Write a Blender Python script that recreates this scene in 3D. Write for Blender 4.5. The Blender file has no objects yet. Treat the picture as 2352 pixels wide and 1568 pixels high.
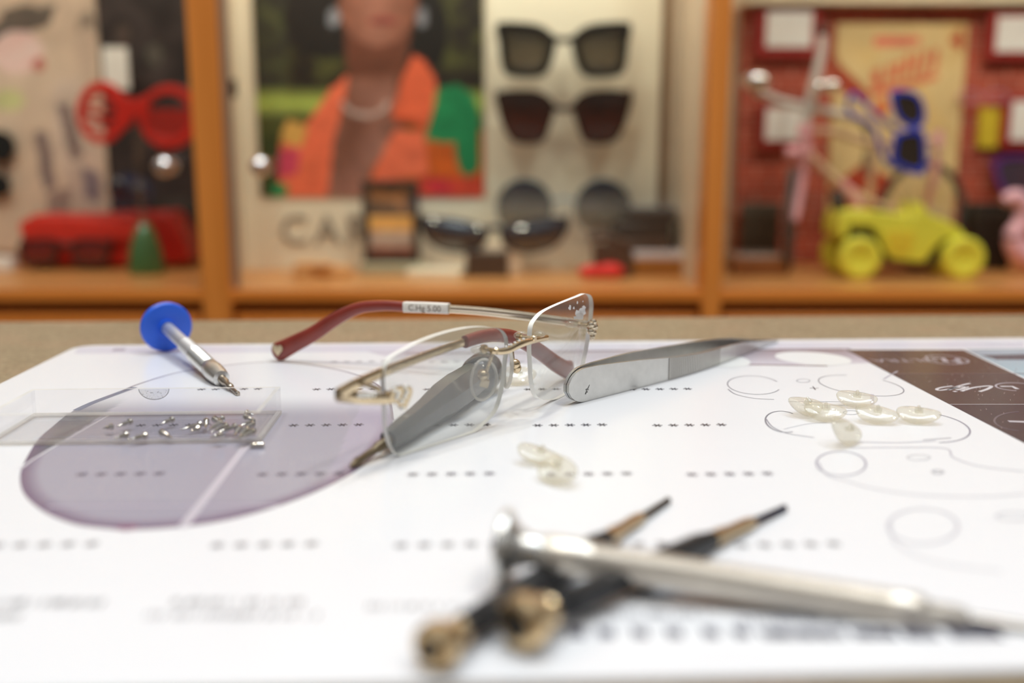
import bpy, bmesh, math, random
from mathutils import Vector, Matrix, noise
random.seed(7)
scn = bpy.context.scene
COL = scn.collection
S = 0.001                      # everything below is written in millimetres
# ------------------------------------------------------------------ camera model
F, CX, CY, H = 2287.0, 1176.0, 784.0, 80.0
TH = math.atan2(430.0, F)
cT, sT = math.cos(TH), math.sin(TH)
V = Vector
def ray(px, py):
    dx, dy = px - CX, py - CY
    return V((dx, F*cT - dy*sT, -(F*sT + dy*cT)))
EYE = V((0, 0, H))
def onz(px, py, z=0.0):
    r = ray(px, py); return EYE + r*((z - H)/r.z)
def ony(px, py, Y):
    r = ray(px, py); return EYE + r*(Y/r.y)
def onpl(px, py, p0, n):
    r = ray(px, py); return EYE + r*((V(p0) - EYE).dot(n)/r.dot(n))
def proj(P):
    d = V(P) - EYE
    dep = d.y*cT - d.z*sT
    return CX + F*d.x/dep, CY + F*(-d.z*cT - d.y*sT)/dep
# counter / mat axes
E2 = V((-0.0430, 0.99907, 0)); E1 = V((0.99907, 0.0430, 0))
def tom(P): return V((P.dot(E1), P.dot(E2)))
def frm(a, b, z=0.0): return E1*a + E2*b + V((0, 0, z))

# ------------------------------------------------------------------ colours and materials
def lin(c):
    return tuple((v/255/12.92 if v/255 <= .04045 else ((v/255+.055)/1.055)**2.4) for v in c[:3])
CABW = (0.468, 0.412, 0.318)    # how the white display board reads in the cabinet's light
def bc(c):                      # colour of a thing in the warm cabinet light
    return tuple(min(.92, .80*l/w) for l, w in zip(lin(c), CABW))
def fc(c):
    return tuple(min(.92, l*.93) for l in lin(c))
MATS = {}
def nodes(name):
    m = bpy.data.materials.new(name); m.use_nodes = True
    nt = m.node_tree; nt.nodes.clear()
    out = nt.nodes.new('ShaderNodeOutputMaterial')
    return m, nt, out
def M(name, col, rough=.45, metal=0., var=.06, scale=60., bump=0., spec=.5, coat=0., trans=0.):
    if name in MATS: return MATS[name]
    m, nt, out = nodes(name); N = nt.nodes; L = nt.links
    b = N.new('ShaderNodeBsdfPrincipled')
    b.inputs['Roughness'].default_value = rough; b.inputs['Metallic'].default_value = metal
    b.inputs['Specular IOR Level'].default_value = spec
    b.inputs['Coat Weight'].default_value = coat; b.inputs['Coat Roughness'].default_value = .08
    tc = N.new('ShaderNodeTexCoord'); nz = N.new('ShaderNodeTexNoise')
    nz.inputs['Scale'].default_value = scale; nz.inputs['Detail'].default_value = 3
    L.new(tc.outputs['Object'], nz.inputs['Vector'])
    rp = N.new('ShaderNodeValToRGB')
    rp.color_ramp.elements[0].position = .25; rp.color_ramp.elements[1].position = .75
    rp.color_ramp.elements[0].color = tuple(c*(1-var) for c in col)+(1,)
    rp.color_ramp.elements[1].color = tuple(min(.95, c*(1+var)) for c in col)+(1,)
    L.new(nz.outputs['Fac'], rp.inputs['Fac']); L.new(rp.outputs['Color'], b.inputs['Base Color'])
    if bump:
        bp = N.new('ShaderNodeBump'); bp.inputs['Strength'].default_value = bump; bp.inputs['Distance'].default_value = .0005
        L.new(nz.outputs['Fac'], bp.inputs['Height']); L.new(bp.outputs['Normal'], b.inputs['Normal'])
    L.new(b.outputs['BSDF'], out.inputs['Surface'])
    MATS[name] = m; return m
def MCOL(name, rough=.5, spec=.5, coat=0.):   # printed colours carried by the mesh
    if name in MATS: return MATS[name]
    m, nt, out = nodes(name); N = nt.nodes; L = nt.links
    b = N.new('ShaderNodeBsdfPrincipled'); b.inputs['Roughness'].default_value = rough
    b.inputs['Specular IOR Level'].default_value = spec; b.inputs['Coat Weight'].default_value = coat
    a = N.new('ShaderNodeAttribute'); a.attribute_name = 'Col'
    L.new(a.outputs['Color'], b.inputs['Base Color']); L.new(b.outputs['BSDF'], out.inputs['Surface'])
    MATS[name] = m; return m
def GLASS(name, tint=(1, 1, 1), f0=.05, haze=.0, hazecol=(.9, .9, .9), rough=.01, grad=None, graze=1.):
    """thin clear sheet: see-through with Schlick reflection and a little dusty haze"""
    if name in MATS: return MATS[name]
    m, nt, out = nodes(name); N = nt.nodes; L = nt.links
    ge = N.new('ShaderNodeNewGeometry'); dt = N.new('ShaderNodeVectorMath'); dt.operation = 'DOT_PRODUCT'
    L.new(ge.outputs['Incoming'], dt.inputs[0]); L.new(ge.outputs['Normal'], dt.inputs[1])
    def mth(op, a, b=None):
        n = N.new('ShaderNodeMath'); n.operation = op
        for i, v in enumerate((a, b)):
            if v is None: continue
            if isinstance(v, (int, float)): n.inputs[i].default_value = v
            else: L.new(v, n.inputs[i])
        return n.outputs[0]
    c = mth('ABSOLUTE', dt.outputs['Value']); c = mth('SUBTRACT', 1.0, c); c = mth('MAXIMUM', c, 0.0)
    c = mth('POWER', c, 5.0); c = mth('MULTIPLY', c, (1-f0)*graze); fr = mth('ADD', c, f0)
    tr = N.new('ShaderNodeBsdfTransparent'); tr.inputs['Color'].default_value = tint+(1,)
    if grad:
        tc = N.new('ShaderNodeTexCoord'); sp = N.new('ShaderNodeSeparateXYZ'); rp = N.new('ShaderNodeValToRGB')
        L.new(tc.outputs['Generated'], sp.inputs[0]); L.new(sp.outputs['Z'], rp.inputs['Fac'])
        rp.color_ramp.elements[0].position = .1; rp.color_ramp.elements[1].position = .9
        rp.color_ramp.elements[0].color = grad[0]+(1,); rp.color_ramp.elements[1].color = grad[1]+(1,)
        L.new(rp.outputs['Color'], tr.inputs['Color'])
    gl = N.new('ShaderNodeBsdfGlossy'); gl.inputs['Roughness'].default_value = rough
    mx = N.new('ShaderNodeMixShader'); L.new(fr, mx.inputs[0]); L.new(tr.outputs[0], mx.inputs[1]); L.new(gl.outputs[0], mx.inputs[2])
    last = mx
    if haze:
        df = N.new('ShaderNodeBsdfDiffuse'); df.inputs['Color'].default_value = hazecol+(1,)
        tl = N.new('ShaderNodeBsdfTranslucent'); tl.inputs['Color'].default_value = hazecol+(1,)
        ad = N.new('ShaderNodeMixShader'); ad.inputs[0].default_value = .5
        L.new(df.outputs[0], ad.inputs[1]); L.new(tl.outputs[0], ad.inputs[2])
        tc = N.new('ShaderNodeTexCoord'); nz = N.new('ShaderNodeTexNoise'); nz.inputs['Scale'].default_value = 140
        nz.inputs['Detail'].default_value = 6; L.new(tc.outputs['Object'], nz.inputs['Vector'])
        hz = mth('MULTIPLY', mth('ADD', mth('MULTIPLY', nz.outputs['Fac'], .5), .75), haze)
        m2 = N.new('ShaderNodeMixShader'); L.new(hz, m2.inputs[0]); L.new(mx.outputs[0], m2.inputs[1]); L.new(ad.outputs[0], m2.inputs[2])
        last = m2
    L.new(last.outputs[0], out.inputs['Surface'])
    MATS[name] = m; return m
def WOOD(name, c1, c2, axis='X', rough=.4):
    if name in MATS: return MATS[name]
    m, nt, out = nodes(name); N = nt.nodes; L = nt.links
    b = N.new('ShaderNodeBsdfPrincipled'); b.inputs['Roughness'].default_value = rough
    tc = N.new('ShaderNodeTexCoord'); mp = N.new('ShaderNodeMapping')
    sc = {'X': (3, 40, 40), 'Z': (40, 40, 3)}[axis]
    mp.inputs['Scale'].default_value = sc
    nz = N.new('ShaderNodeTexNoise'); nz.inputs['Scale'].default_value = 1.; nz.inputs['Detail'].default_value = 5
    nz.inputs['Distortion'].default_value = .6
    rp = N.new('ShaderNodeValToRGB'); rp.color_ramp.elements[0].position = .3; rp.color_ramp.elements[1].position = .7
    rp.color_ramp.elements[0].color = c1+(1,); rp.color_ramp.elements[1].color = c2+(1,)
    L.new(tc.outputs['Object'], mp.inputs[0]); L.new(mp.outputs[0], nz.inputs['Vector']); L.new(nz.outputs['Fac'], rp.inputs['Fac'])
    L.new(rp.outputs['Color'], b.inputs['Base Color']); L.new(b.outputs[0], out.inputs['Surface'])
    MATS[name] = m; return m
def STONE(name):
    m, nt, out = nodes(name); N = nt.nodes; L = nt.links
    b = N.new('ShaderNodeBsdfPrincipled'); b.inputs['Roughness'].default_value = .42
    tc = N.new('ShaderNodeTexCoord'); n1 = N.new('ShaderNodeTexNoise'); n1.inputs['Scale'].default_value = 420; n1.inputs['Detail'].default_value = 4
    n2 = N.new('ShaderNodeTexVoronoi'); n2.inputs['Scale'].default_value = 160
    n3 = N.new('ShaderNodeTexNoise'); n3.inputs['Scale'].default_value = 30
    for n in (n1, n2, n3): L.new(tc.outputs['Object'], n.inputs['Vector'])
    r1 = N.new('ShaderNodeValToRGB'); e = r1.color_ramp.elements
    e[0].position = .3; e[0].color = fc((108, 91, 66))+(1,); e[1].position = .7; e[1].color = fc((186, 166, 136))+(1,)
    r2 = N.new('ShaderNodeValToRGB'); e = r2.color_ramp.elements
    e[0].color = fc((164, 145, 114))+(1,); e[1].color = fc((136, 116, 86))+(1,)
    mx = N.new('ShaderNodeMixRGB'); mx.inputs[0].default_value = .5
    m3 = N.new('ShaderNodeMixRGB'); m3.blend_type = 'MIX'; m3.inputs[2].default_value = fc((176, 140, 112))+(1,)
    r3 = N.new('ShaderNodeValToRGB'); r3.color_ramp.elements[0].position = .5; r3.color_ramp.elements[1].position = .8
    r3.color_ramp.elements[1].color = (.5, .5, .5, 1)
    L.new(n1.outputs['Fac'], r1.inputs['Fac']); L.new(n2.outputs['Distance'], r2.inputs['Fac']); L.new(n3.outputs['Fac'], r3.inputs['Fac'])
    L.new(r1.outputs['Color'], mx.inputs[1]); L.new(r2.outputs['Color'], mx.inputs[2])
    L.new(r3.outputs['Color'], m3.inputs[0]); L.new(mx.outputs[0], m3.inputs[1]); L.new(m3.outputs[0], b.inputs['Base Color'])
    L.new(b.outputs[0], out.inputs['Surface']); return m
def BRICK(name, c1, c2, mortar):
    m, nt, out = nodes(name); N = nt.nodes; L = nt.links
    b = N.new('ShaderNodeBsdfPrincipled'); b.inputs['Roughness'].default_value = .7
    tc = N.new('ShaderNodeTexCoord'); mp = N.new('ShaderNodeMapping'); mp.inputs['Rotation'].default_value = (math.pi/2, 0, 0)
    br = N.new('ShaderNodeTexBrick'); br.inputs['Scale'].default_value = 14
    br.inputs['Color1'].default_value = c1+(1,); br.inputs['Color2'].default_value = c2+(1,); br.inputs['Mortar'].default_value = mortar+(1,)
    br.inputs['Mortar Size'].default_value = .018; br.inputs['Brick Width'].default_value = .5; br.inputs['Row Height'].default_value = .2
    L.new(tc.outputs['Object'], mp.inputs[0]); L.new(mp.outputs[0], br.inputs['Vector'])
    L.new(br.outputs['Color'], b.inputs['Base Color']); L.new(b.outputs[0], out.inputs['Surface']); return m

# ------------------------------------------------------------------ mesh builder
def frame_from(t, up=V((0, 0, 1))):
    t = t.normalized(); a = t.cross(up)
    if a.length < 1e-4: a = t.cross(V((0, 1, 0)))
    a.normalize(); return a, a.cross(t).normalized()
def smooth_path(pts, n=8, closed=False):
    pts = [V(p) for p in pts]; out = []; k = len(pts)
    seg = k if closed else k-1
    for i in range(seg):
        g = (lambda j: pts[j % k]) if closed else (lambda j: pts[max(0, min(k-1, j))])
        p0, p1, p2, p3 = g(i-1), g(i), g(i+1), g(i+2)
        for j in range(n):
            t = j/n
            out.append(.5*((2*p1) + (p2-p0)*t + (2*p0-5*p1+4*p2-p3)*t*t + (3*p1-p0-3*p2+p3)*t**3))
    if not closed: out.append(pts[-1])
    return out
def lerp_list(vals, n):
    out = []
    for i in range(n):
        u = i/(n-1)*(len(vals)-1); k = min(int(u), len(vals)-2); f = u-k
        a, b = vals[k], vals[k+1]
        out.append(tuple(x+(y-x)*f for x, y in zip(a, b)) if isinstance(a, tuple) else a+(b-a)*f)
    return out
class MB:
    def __init__(s): s.v = []; s.f = []; s.m = []; s.c = None
    def add(s, vs, fs, m=0, col=None):
        o = len(s.v); s.v += [V(p) for p in vs]; s.f += [tuple(i+o for i in f) for f in fs]; s.m += [m]*len(fs)
        if col is not None or s.c is not None:
            if s.c is None: s.c = [(1, 1, 1)]*o
            if col is None: col = (1, 1, 1)
            s.c += list(col) if isinstance(col, list) else [col]*len(vs)
        return s
    def box(s, c, d, R=None, m=0, col=None):
        c = V(c); hx, hy, hz = d[0]/2, d[1]/2, d[2]/2
        vs = [V((x*hx, y*hy, z*hz)) for x in (-1, 1) for y in (-1, 1) for z in (-1, 1)]
        if R is not None: vs = [R @ p for p in vs]
        return s.add([c+p for p in vs], [(0, 1, 3, 2), (4, 6, 7, 5), (0, 4, 5, 1), (2, 3, 7, 6), (0, 2, 6, 4), (1, 5, 7, 3)], m, col)
    def box2(s, lo, hi, m=0, col=None):
        lo, hi = V(lo), V(hi); return s.box((lo+hi)/2, hi-lo, None, m, col)
    def sweep(s, path, sec, n=14, up=V((0, 0, 1)), p=2.0, m=0, caps=True, closed=False):
        """sec: per point (half width across, half height along up)"""
        k = len(path)
        if not isinstance(sec, list): sec = [sec]*k
        if len(sec) != k: sec = lerp_list(sec, k)
        vs = []; fs = []
        for i, P in enumerate(path):
            a0 = path[(i-1) % k] if closed or i else path[0]; b0 = path[(i+1) % k] if closed or i < k-1 else path[-1]
            A, B = frame_from(b0-a0, up)
            w, h = sec[i] if isinstance(sec[i], tuple) else (sec[i], sec[i])
            for j in range(n):
                q = 2*math.pi*j/n; cs, sn = math.cos(q), math.sin(q)
                x = math.copysign(abs(cs)**(2/p), cs); y = math.copysign(abs(sn)**(2/p), sn)
                vs.append(P + A*x*w + B*y*h)
        for i in range(k if closed else k-1):
            for j in range(n):
                i2 = (i+1) % k; fs.append((i*n+j, i*n+(j+1) % n, i2*n+(j+1) % n, i2*n+j))
        if caps and not closed: fs += [tuple(range(n))[::-1], tuple((k-1)*n+j for j in range(n))]
        return s.add(vs, fs, m)
    def tube(s, path, r, n=12, m=0, closed=False, sm=0):
        path = [V(p) for p in path]
        if sm: path = smooth_path(path, sm, closed)
        return s.sweep(path, r, n, m=m, closed=closed)
    def lathe(s, p0, ax, prof, n=24, m=0, facet=None):
        """prof: (distance along axis, radius)"""
        p0 = V(p0); ax = V(ax).normalized(); A, B = frame_from(ax)
        vs = []; fs = []; k = len(prof)
        for (d, r) in prof:
            for j in range(n):
                q = 2*math.pi*(j+.5)/n; vs.append(p0 + ax*d + (A*math.cos(q) + B*math.sin(q))*r)
        for i in range(k-1):
            for j in range(n): fs.append((i*n+j, i*n+(j+1) % n, (i+1)*n+(j+1) % n, (i+1)*n+j))
        fs += [tuple(range(n))[::-1], tuple((k-1)*n+j for j in range(n))]
        return s.add(vs, fs, m)
    def prism(s, pts, ext, m=0, col=None):
        pts = [V(p) for p in pts]; n = len(pts); ext = V(ext)
        return s.add(pts+[p+ext for p in pts], [tuple(range(n)), tuple(range(n, 2*n))[::-1]] + [(i, (i+1) % n, n+(i+1) % n, n+i) for i in range(n)], m, col)
    def ringprism(s, outer, inner, ext, m=0):
        n = len(outer); ext = V(ext); vs = list(outer)+list(inner); vs += [V(p)+ext for p in vs]; fs = []
        for i in range(n):
            j = (i+1) % n
            fs += [(i, j, n+j, n+i), (2*n+i, 3*n+i, 3*n+j, 2*n+j), (i, 2*n+i, 2*n+j, j), (n+i, n+j, 3*n+j, 3*n+i)]
        return s.add(vs, fs, m)
    def flat(s, pts, m=0, col=None):
        return s.add(pts, [tuple(range(len(pts)))], m, col)
    def ribbon(s, pts, w, nrm=V((0, 0, 1)), m=0, col=None, closed=False):
        pts = [V(p) for p in pts]; n = len(pts); vs = []
        for i, P in enumerate(pts):
            a = pts[i-1] if i or closed else pts[0]; b = pts[(i+1) % n] if closed or i < n-1 else pts[-1]
            d = (b-a).cross(nrm).normalized(); ww = w[i] if isinstance(w, list) else w
            vs += [P+d*ww/2, P-d*ww/2]
        fs = [(2*i, 2*i+1, 2*((i+1) % n)+1, 2*((i+1) % n)) for i in range(n if closed else n-1)]
        return s.add(vs, fs, m, col)
    def ball(s, c, r, n=14, m=0, R=None):
        c = V(c); r = (r, r, r) if not isinstance(r, tuple) else r; vs = []; fs = []; k = n//2
        for i in range(k+1):
            t = math.pi*i/k
            for j in range(n):
                q = 2*math.pi*j/n; p = V((r[0]*math.sin(t)*math.cos(q), r[1]*math.sin(t)*math.sin(q), r[2]*math.cos(t)))
                vs.append(c + (R @ p if R is not None else p))
        for i in range(k):
            for j in range(n): fs.append((i*n+j, (i+1)*n+j, (i+1)*n+(j+1) % n, i*n+(j+1) % n))
        return s.add(vs, fs, m)
    def torus(s, c, ax, R, r, n=40, k=10, m=0):
        A, B = frame_from(V(ax)); c = V(c)
        path = [c + A*math.cos(2*math.pi*i/n)*R + B*math.sin(2*math.pi*i/n)*R for i in range(n)]
        return s.sweep(path, r, k, up=V(ax), m=m, closed=True)
    def text(s, txt, P, ex, ey, size, m=0, col=None, thick=0.):
        cu = bpy.data.curves.new('t', 'FONT'); cu.body = txt; cu.size = size; cu.align_x = 'CENTER'; cu.align_y = 'CENTER'; cu.extrude = thick/2
        o = bpy.data.objects.new('t', cu); COL.objects.link(o)
        me = bpy.data.meshes.new_from_object(o.evaluated_get(bpy.context.evaluated_depsgraph_get()))
        ex, ey = V(ex).normalized(), V(ey).normalized(); ez = ex.cross(ey)
        s.add([V(P) + ex*v.co.x + ey*v.co.y + ez*v.co.z for v in me.vertices], [tuple(p.vertices) for p in me.polygons], m, col)
        bpy.data.objects.remove(o); bpy.data.curves.remove(cu); bpy.data.meshes.remove(me); return s
    def build(s, name, mats, parent=None, smooth=True, bevel=0., angle=35, recalc=True):
        if not isinstance(mats, (list, tuple)): mats = [mats]
        off = V((0, 0, 0)); q = parent
        while q is not None: off += q.location/S; q = q.parent
        loc = V((0, 0, 0))
        if parent is None:
            xs = [p.x for p in s.v]; ys = [p.y for p in s.v]; zs = [p.z for p in s.v]
            loc = V(((min(xs)+max(xs))/2, (min(ys)+max(ys))/2, min(zs)))
        me = bpy.data.meshes.new(name)
        me.from_pydata([(p-off-loc)*S for p in s.v], [], s.f)
        for m in mats: me.materials.append(m)
        me.polygons.foreach_set('material_index', s.m)
        if recalc:
            bm = bmesh.new(); bm.from_mesh(me); bmesh.ops.recalc_face_normals(bm, faces=bm.faces); bm.to_mesh(me); bm.free()
        if s.c is not None:
            at = me.color_attributes.new('Col', 'FLOAT_COLOR', 'POINT')
            buf = []
            for c in s.c: buf += [c[0], c[1], c[2], 1.0]
            at.data.foreach_set('color', buf)
        if smooth:
            me.shade_smooth(); me.set_sharp_from_angle(angle=math.radians(angle))
        me.update()
        o = bpy.data.objects.new(name, me); o.location = loc*S; o.parent = parent; COL.objects.link(o)
        if bevel:
            b = o.modifiers.new('Bevel', 'BEVEL'); b.width = bevel*S; b.segments = 3; b.limit_method = 'ANGLE'; b.angle_limit = math.radians(40)
        return o
def tag(o, label, cat, group=None):
    o['label'] = label; o['category'] = cat
    if group: o['group'] = group
    return o
def root(name, label, cat, loc, group=None):
    o = bpy.data.objects.new(name, None); o.location = V(loc)*S; o.empty_display_size = .01; COL.objects.link(o)
    return tag(o, label, cat, group)
def struct(o): o['kind'] = 'structure'; return o
def dup(r, loc, rot=None, label=None, group=None):
    c = r.copy(); COL.objects.link(c); c.location = V(loc)*S
    if rot is not None: c.rotation_euler = rot
    if label: c['label'] = label
    if group: c['group'] = group
    for ch in list(r.children):
        d = ch.copy(); COL.objects.link(d); d.parent = c
        for g in ch.children:
            e = g.copy(); COL.objects.link(e); e.parent = d
    return c
def inpoly(x, y, P):
    r = False; j = len(P)-1
    for i in range(len(P)):
        xi, yi = P[i]; xj, yj = P[j]
        if (yi > y) != (yj > y) and x < (xj-xi)*(y-yi)/(yj-yi)+xi: r = not r
        j = i
    return r
def mixc(a, b, t): return tuple(x+(y-x)*t for x, y in zip(a, b))

# ------------------------------------------------------------------ shared materials
gold = M('gold_metal', (.72, .575, .38), .2, 1, .05)
palegold = M('pale_gold_metal', (.86, .74, .56), .16, 1, .05)
steel = M('brushed_steel', (.66, .65, .62), .3, 1, .06, 300)
silver = M('satin_silver', (.76, .75, .72), .34, 1, .05, 200)
chrome = M('chrome', (.85, .85, .86), .08, 1, .02)
brass = M('brass', (.80, .60, .35), .24, 1, .1)
darksteel = M('dark_steel', (.16, .14, .12), .35, 1, .1)
blackmetal = M('black_lacquer', (.018, .018, .02), .38, 0, .1)
white_pl = M('white_plastic', fc((248, 248, 250)), .3, 0, .01, coat=0)
frost = M('frosted_lens_edge', (.92, .90, .84), .5, 0, .03)
clearglass = GLASS('clear_cabinet_glass', (.97, .98, .97), .03)
acrylic = GLASS('clear_acrylic', (.99, .99, .995), .035, .015, (.92, .92, .92), graze=.5)
acredge = GLASS('acrylic_edge', (.97, .96, .94), .05, .6, (.95, .92, .85), graze=.5)
padmat = GLASS('clear_silicone', (.965, .95, .90), .06, .17, (.94, .90, .80), .06)
crystal = M('crystal', (.95, .93, .88), .05, 0, .02, spec=1., coat=1.)
WHT = fc((244, 244, 247))
exec_parts = []

# =================================================================== SETTING
floor_ = MB(); floor_.box2((-2500, -2500, -960), (2500, 1500, -940)); struct(floor_.build('floor', M('floor_tile', (.32, .28, .24), .5)))
wall_ = MB(); wall_.box2((-2500, 1330, -940), (2500, 1400, 1800)); struct(wall_.build('wall_back', M('warm_wall_paint', (.55, .48, .38), .8)))

# counter
back_m = tom(onz(1176, 729.5, -1.6)).y
ct = MB()
cor = [frm(-760, -140), frm(760, -140), frm(760, back_m), frm(-760, back_m)]
ct.prism([p+V((0, 0, -41.6)) for p in cor], (0, 0, 40))
cr = root('counter', 'speckled beige stone shop counter under the white mat', 'counter', tuple(frm(0, 200, -940)))
ct.build('countertop', STONE('speckled_beige_stone'), cr, bevel=2)
cb = MB(); cb.prism([frm(-740, -80, -940), frm(740, -80, -940), frm(740, back_m-25, -940), frm(-740, back_m-25, -940)], (0, 0, 898.3))
cb.build('base', WOOD('counter_wood', (.30, .15, .05), (.42, .22, .08), 'Z'), cr)

# =================================================================== PRINTED MAT
ml = tom(onz(90, 836)).x; mb_ = tom(onz(1200, 784.5)).y; mf = tom(onz(1176, 1562)).y; mr = ml + 452
def rrect(x0, x1, y0, y1, r, n=8):
    out = []
    for (cx, cy, a) in ((x1-r, y1-r, 0), (x0+r, y1-r, 90), (x0+r, y0+r, 180), (x1-r, y0+r, 270)):
        for i in range(n+1):
            q = math.radians(a+90*i/n); out.append((cx+r*math.cos(q), cy+r*math.sin(q)))
    return out
mat = root('counter_mat', 'large white plastic mat with printed lenses, stars and dark brown band', 'mat', tuple(frm((ml+mr)/2, (mb_+mf)/2, -1.6)))
b = MB(); b.prism([frm(x, y, -1.55) for x, y in rrect(ml, mr, mf, mb_, 9)], (0, 0, 1.55))
matwhite = M('mat_white', WHT, .22, 0, .008, 20, spec=.45)
b.build('sheet', matwhite, mat, bevel=.4)
pm = MCOL('mat_print', .22, .45)
# --- lens picture (photochromic lens drawing)
lensout = [(837, 868), (789, 852), (708, 837), (623, 831), (534, 837), (414, 854), (309, 889), (214, 924), (162, 947), (120, 980), (87, 1010), (55, 1063), (46, 1100),
           (58, 1138), (101, 1175), (160, 1200), (210, 1210), (300, 1216), (400, 1211), (500, 1198), (600, 1174), (700, 1140), (780, 1103), (840, 1065), (882, 1020), (902, 970), (893, 915), (868, 885)]
lo = smooth_path([onz(x, y) for x, y in lensout], 6, True)
cen = onz(470, 1020)
def lens_col(P, rim):
    x, y = proj(P)
    k = min(1., max(0., (y-905)/55.0)); k = k*k*(3-2*k)
    base = (172, 168, 182)
    if y > 1150: base = (166, 162, 178)
    # paler wedge on the right, grey wedge on the upper left
    xr = 823 + (943-y)*.474
    if x > xr: base = (181, 174, 192)
    if x > xr and x > 640 and y > 1090: base = (200, 191, 206)
    xl = 116 + (1031-y)*1.52
    if x < xl and y < 1075: base = (128, 130, 140)
    if x < xl+30 and y > 960 and y < 1075 and x < xl: base = (112, 112, 122)
    c = mixc((238, 238, 243), base, k)
    if rim > .9 and y > 960:
        c = mixc(c, (112, 92, 120), (rim-.9)/.1*min(1, (y-960)/60)*.9)
    return fc(c)
b = MB(); n = len(lo); R_ = 46; vs = []; cs = []; fs = []
for k in range(R_+1):
    t = (k/R_)**.75
    for p in lo:
        q = cen+(p-cen)*t; q.z = .03; vs.append(q); cs.append(lens_col(q, t))
for k in range(R_):
    for j in range(n): fs.append((k*n+j, k*n+(j+1) % n, (k+1)*n+(j+1) % n, (k+1)*n+j))
b.add(vs, fs, 0, cs)
def mline(pts, w, col, z=.06, closed=False, sm=6):
    p = [onz(x, y, z) for x, y in pts]
    if sm: p = smooth_path(p, sm, closed)
    b.ribbon(p, w, col=fc(col), closed=closed)
# lens outline, thin at the back
mline([(280, 898), (320, 881), (414, 854), (534, 837), (623, 831), (708, 837), (789, 852), (837, 868), (868, 885), (893, 915), (902, 965)], .9, (168, 160, 172))
mline([(309, 889), (270, 903), (214, 924), (175, 942)], 2.6, (128, 136, 158))
mline([(45, 1077), (75, 1055), (116, 1030), (250, 953)], .8, (222, 218, 226), .07, sm=0)
mline([(564, 1025), (419, 1211)], 2.2, (208, 201, 212), .07, sm=0)
mline([(110, 1163), (640, 1160)], 1.2, (186, 178, 194), .065, sm=0)
b.flat([onz(x, y, .08) for x, y in ((258, 1214), (275, 1205), (315, 1203), (318, 1214), (290, 1218))], col=fc((140, 100, 130)))
# --- rows of stars, upside-down to us
cols = [-97.5, -51.6, -13.4, 21.6, 57.5]
for r_ in range(5):
    Y0 = 196.2 + 46.6*r_
    for ci, c0 in enumerate(cols):
        if r_ == 3 and ci == 0: c0 = -91.5
        if r_ == 4 and ci in (0, 4): continue
        x0 = c0 - 2.1*r_
        dark = (70, 66, 78) if r_ in (2, 3) else ((96, 86, 104) if r_ == 1 else (120, 116, 120))
        if r_ == 4: dark = (190, 190, 196)
        for k in range(5):
            c = V((x0 + (k-2)*4.85, Y0 + (k-2)*.2, .09))
            for a in (0, 60, 120):
                d = V((math.cos(math.radians(a)), math.sin(math.radians(a)), 0))
                b.ribbon([c-d*1.55, c-d*.3, c+d*.3, c+d*1.55], [.55, .3, .3, .55], col=fc(dark))
# --- small print in lines near the front edge (rows of word bars)
def wordbars(x0, x1, y, h, col, seed):
    rr = random.Random(seed); x = x0
    while x < x1:
        w = rr.uniform(14, 60); p, q = onz(x, y, .09), onz(min(x+w, x1), y, .09)
        k = p
        while k.x < q.x-.4:
            b.ribbon([k-E2*h/2, k+E2*h/2], rr.choice((.35, .5, .6)), col=fc(col)); k = k+E1*rr.choice((.8, 1.0, 1.2))
        x += w + rr.uniform(6, 12)
wordbars(-60, 240, 1384, 2.6, (120, 120, 124), 1); wordbars(-60, 60, 1414, 2.4, (150, 150, 152), 2)
wordbars(400, 700, 1382, 2.4, (128, 128, 130), 3); wordbars(340, 735, 1412, 2.4, (140, 140, 144), 4)
wordbars(848, 1080, 1392, 2.2, (160, 160, 162), 5); wordbars(1280, 1640, 1410, 2.2, (150, 150, 156), 8)
for x in (1325, 1392, 1470, 1548, 1632, 1702):
    for dx in (-12, 0, 12): b.ribbon([onz(x+dx, 1452, .09)-E2*1.7, onz(x+dx, 1452, .09)+E2*1.7], .75, col=fc((34, 32, 74)))
for k in range(42):
    x = 1752+k*13.2
    if k not in (15, 24, 31, 32): b.ribbon([onz(x, 1455, .09)-E2*1.7, onz(x+random.uniform(-3, 3), 1455, .09)+E2*1.7], random.choice((.6, .75, .9)), col=fc((34, 32, 70)))
wordbars(1700, 2300, 1424, 2.2, (110, 110, 130), 7)
# --- frame drawings on the right
GL = (158, 158, 170)
def oval(cx, cy, rx, ry, w=.4, col=GL, a0=0, a1=360, tilt=0.):
    pts = []
    for i in range(25):
        q = math.radians(a0+(a1-a0)*i/24); x, y = rx*math.cos(q), ry*math.sin(q)
        pts.append((cx+x, cy+y+tilt*x))
    mline(pts, w, col, .07, False, 3)
oval(1732, 884, 61, 21, .4, (150, 150, 160), 20, 330, .05)
oval(1978, 885, 98, 21, .4, (150, 150, 160), -60, 250, .12)
mline([(1672, 893), (1690, 905), (1730, 914), (1778, 917)], .4, (150, 150, 160))
mline([(1810, 922), (1960, 922)], .35, (176, 176, 184)); mline([(1840, 930), (1955, 930)], .35, (176, 176, 184))
oval(1845, 874, 15, 4, .35, (180, 180, 188))
for d in ((10, 0), (3, 4)): mline([(1870-d[0], 891-d[1]), (1870+d[0], 891+d[1])], .4, (90, 90, 100), sm=0)
mline([(2030, 870), (2050, 858), (2062, 852)], .7, (196, 192, 204))
mline([(2003, 905), (2004, 928)], 1.2, (206, 202, 216), sm=0)
oval(1800, 968, 42, 24, .5, (140, 140, 150), 60, 300, .1)
mline([(1760, 962), (1775, 980), (1810, 995), (1870, 1004)], .45, (165, 165, 176))
oval(2120, 980, 108, 34, .5, (152, 150, 166), -70, 70, .1)
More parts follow.
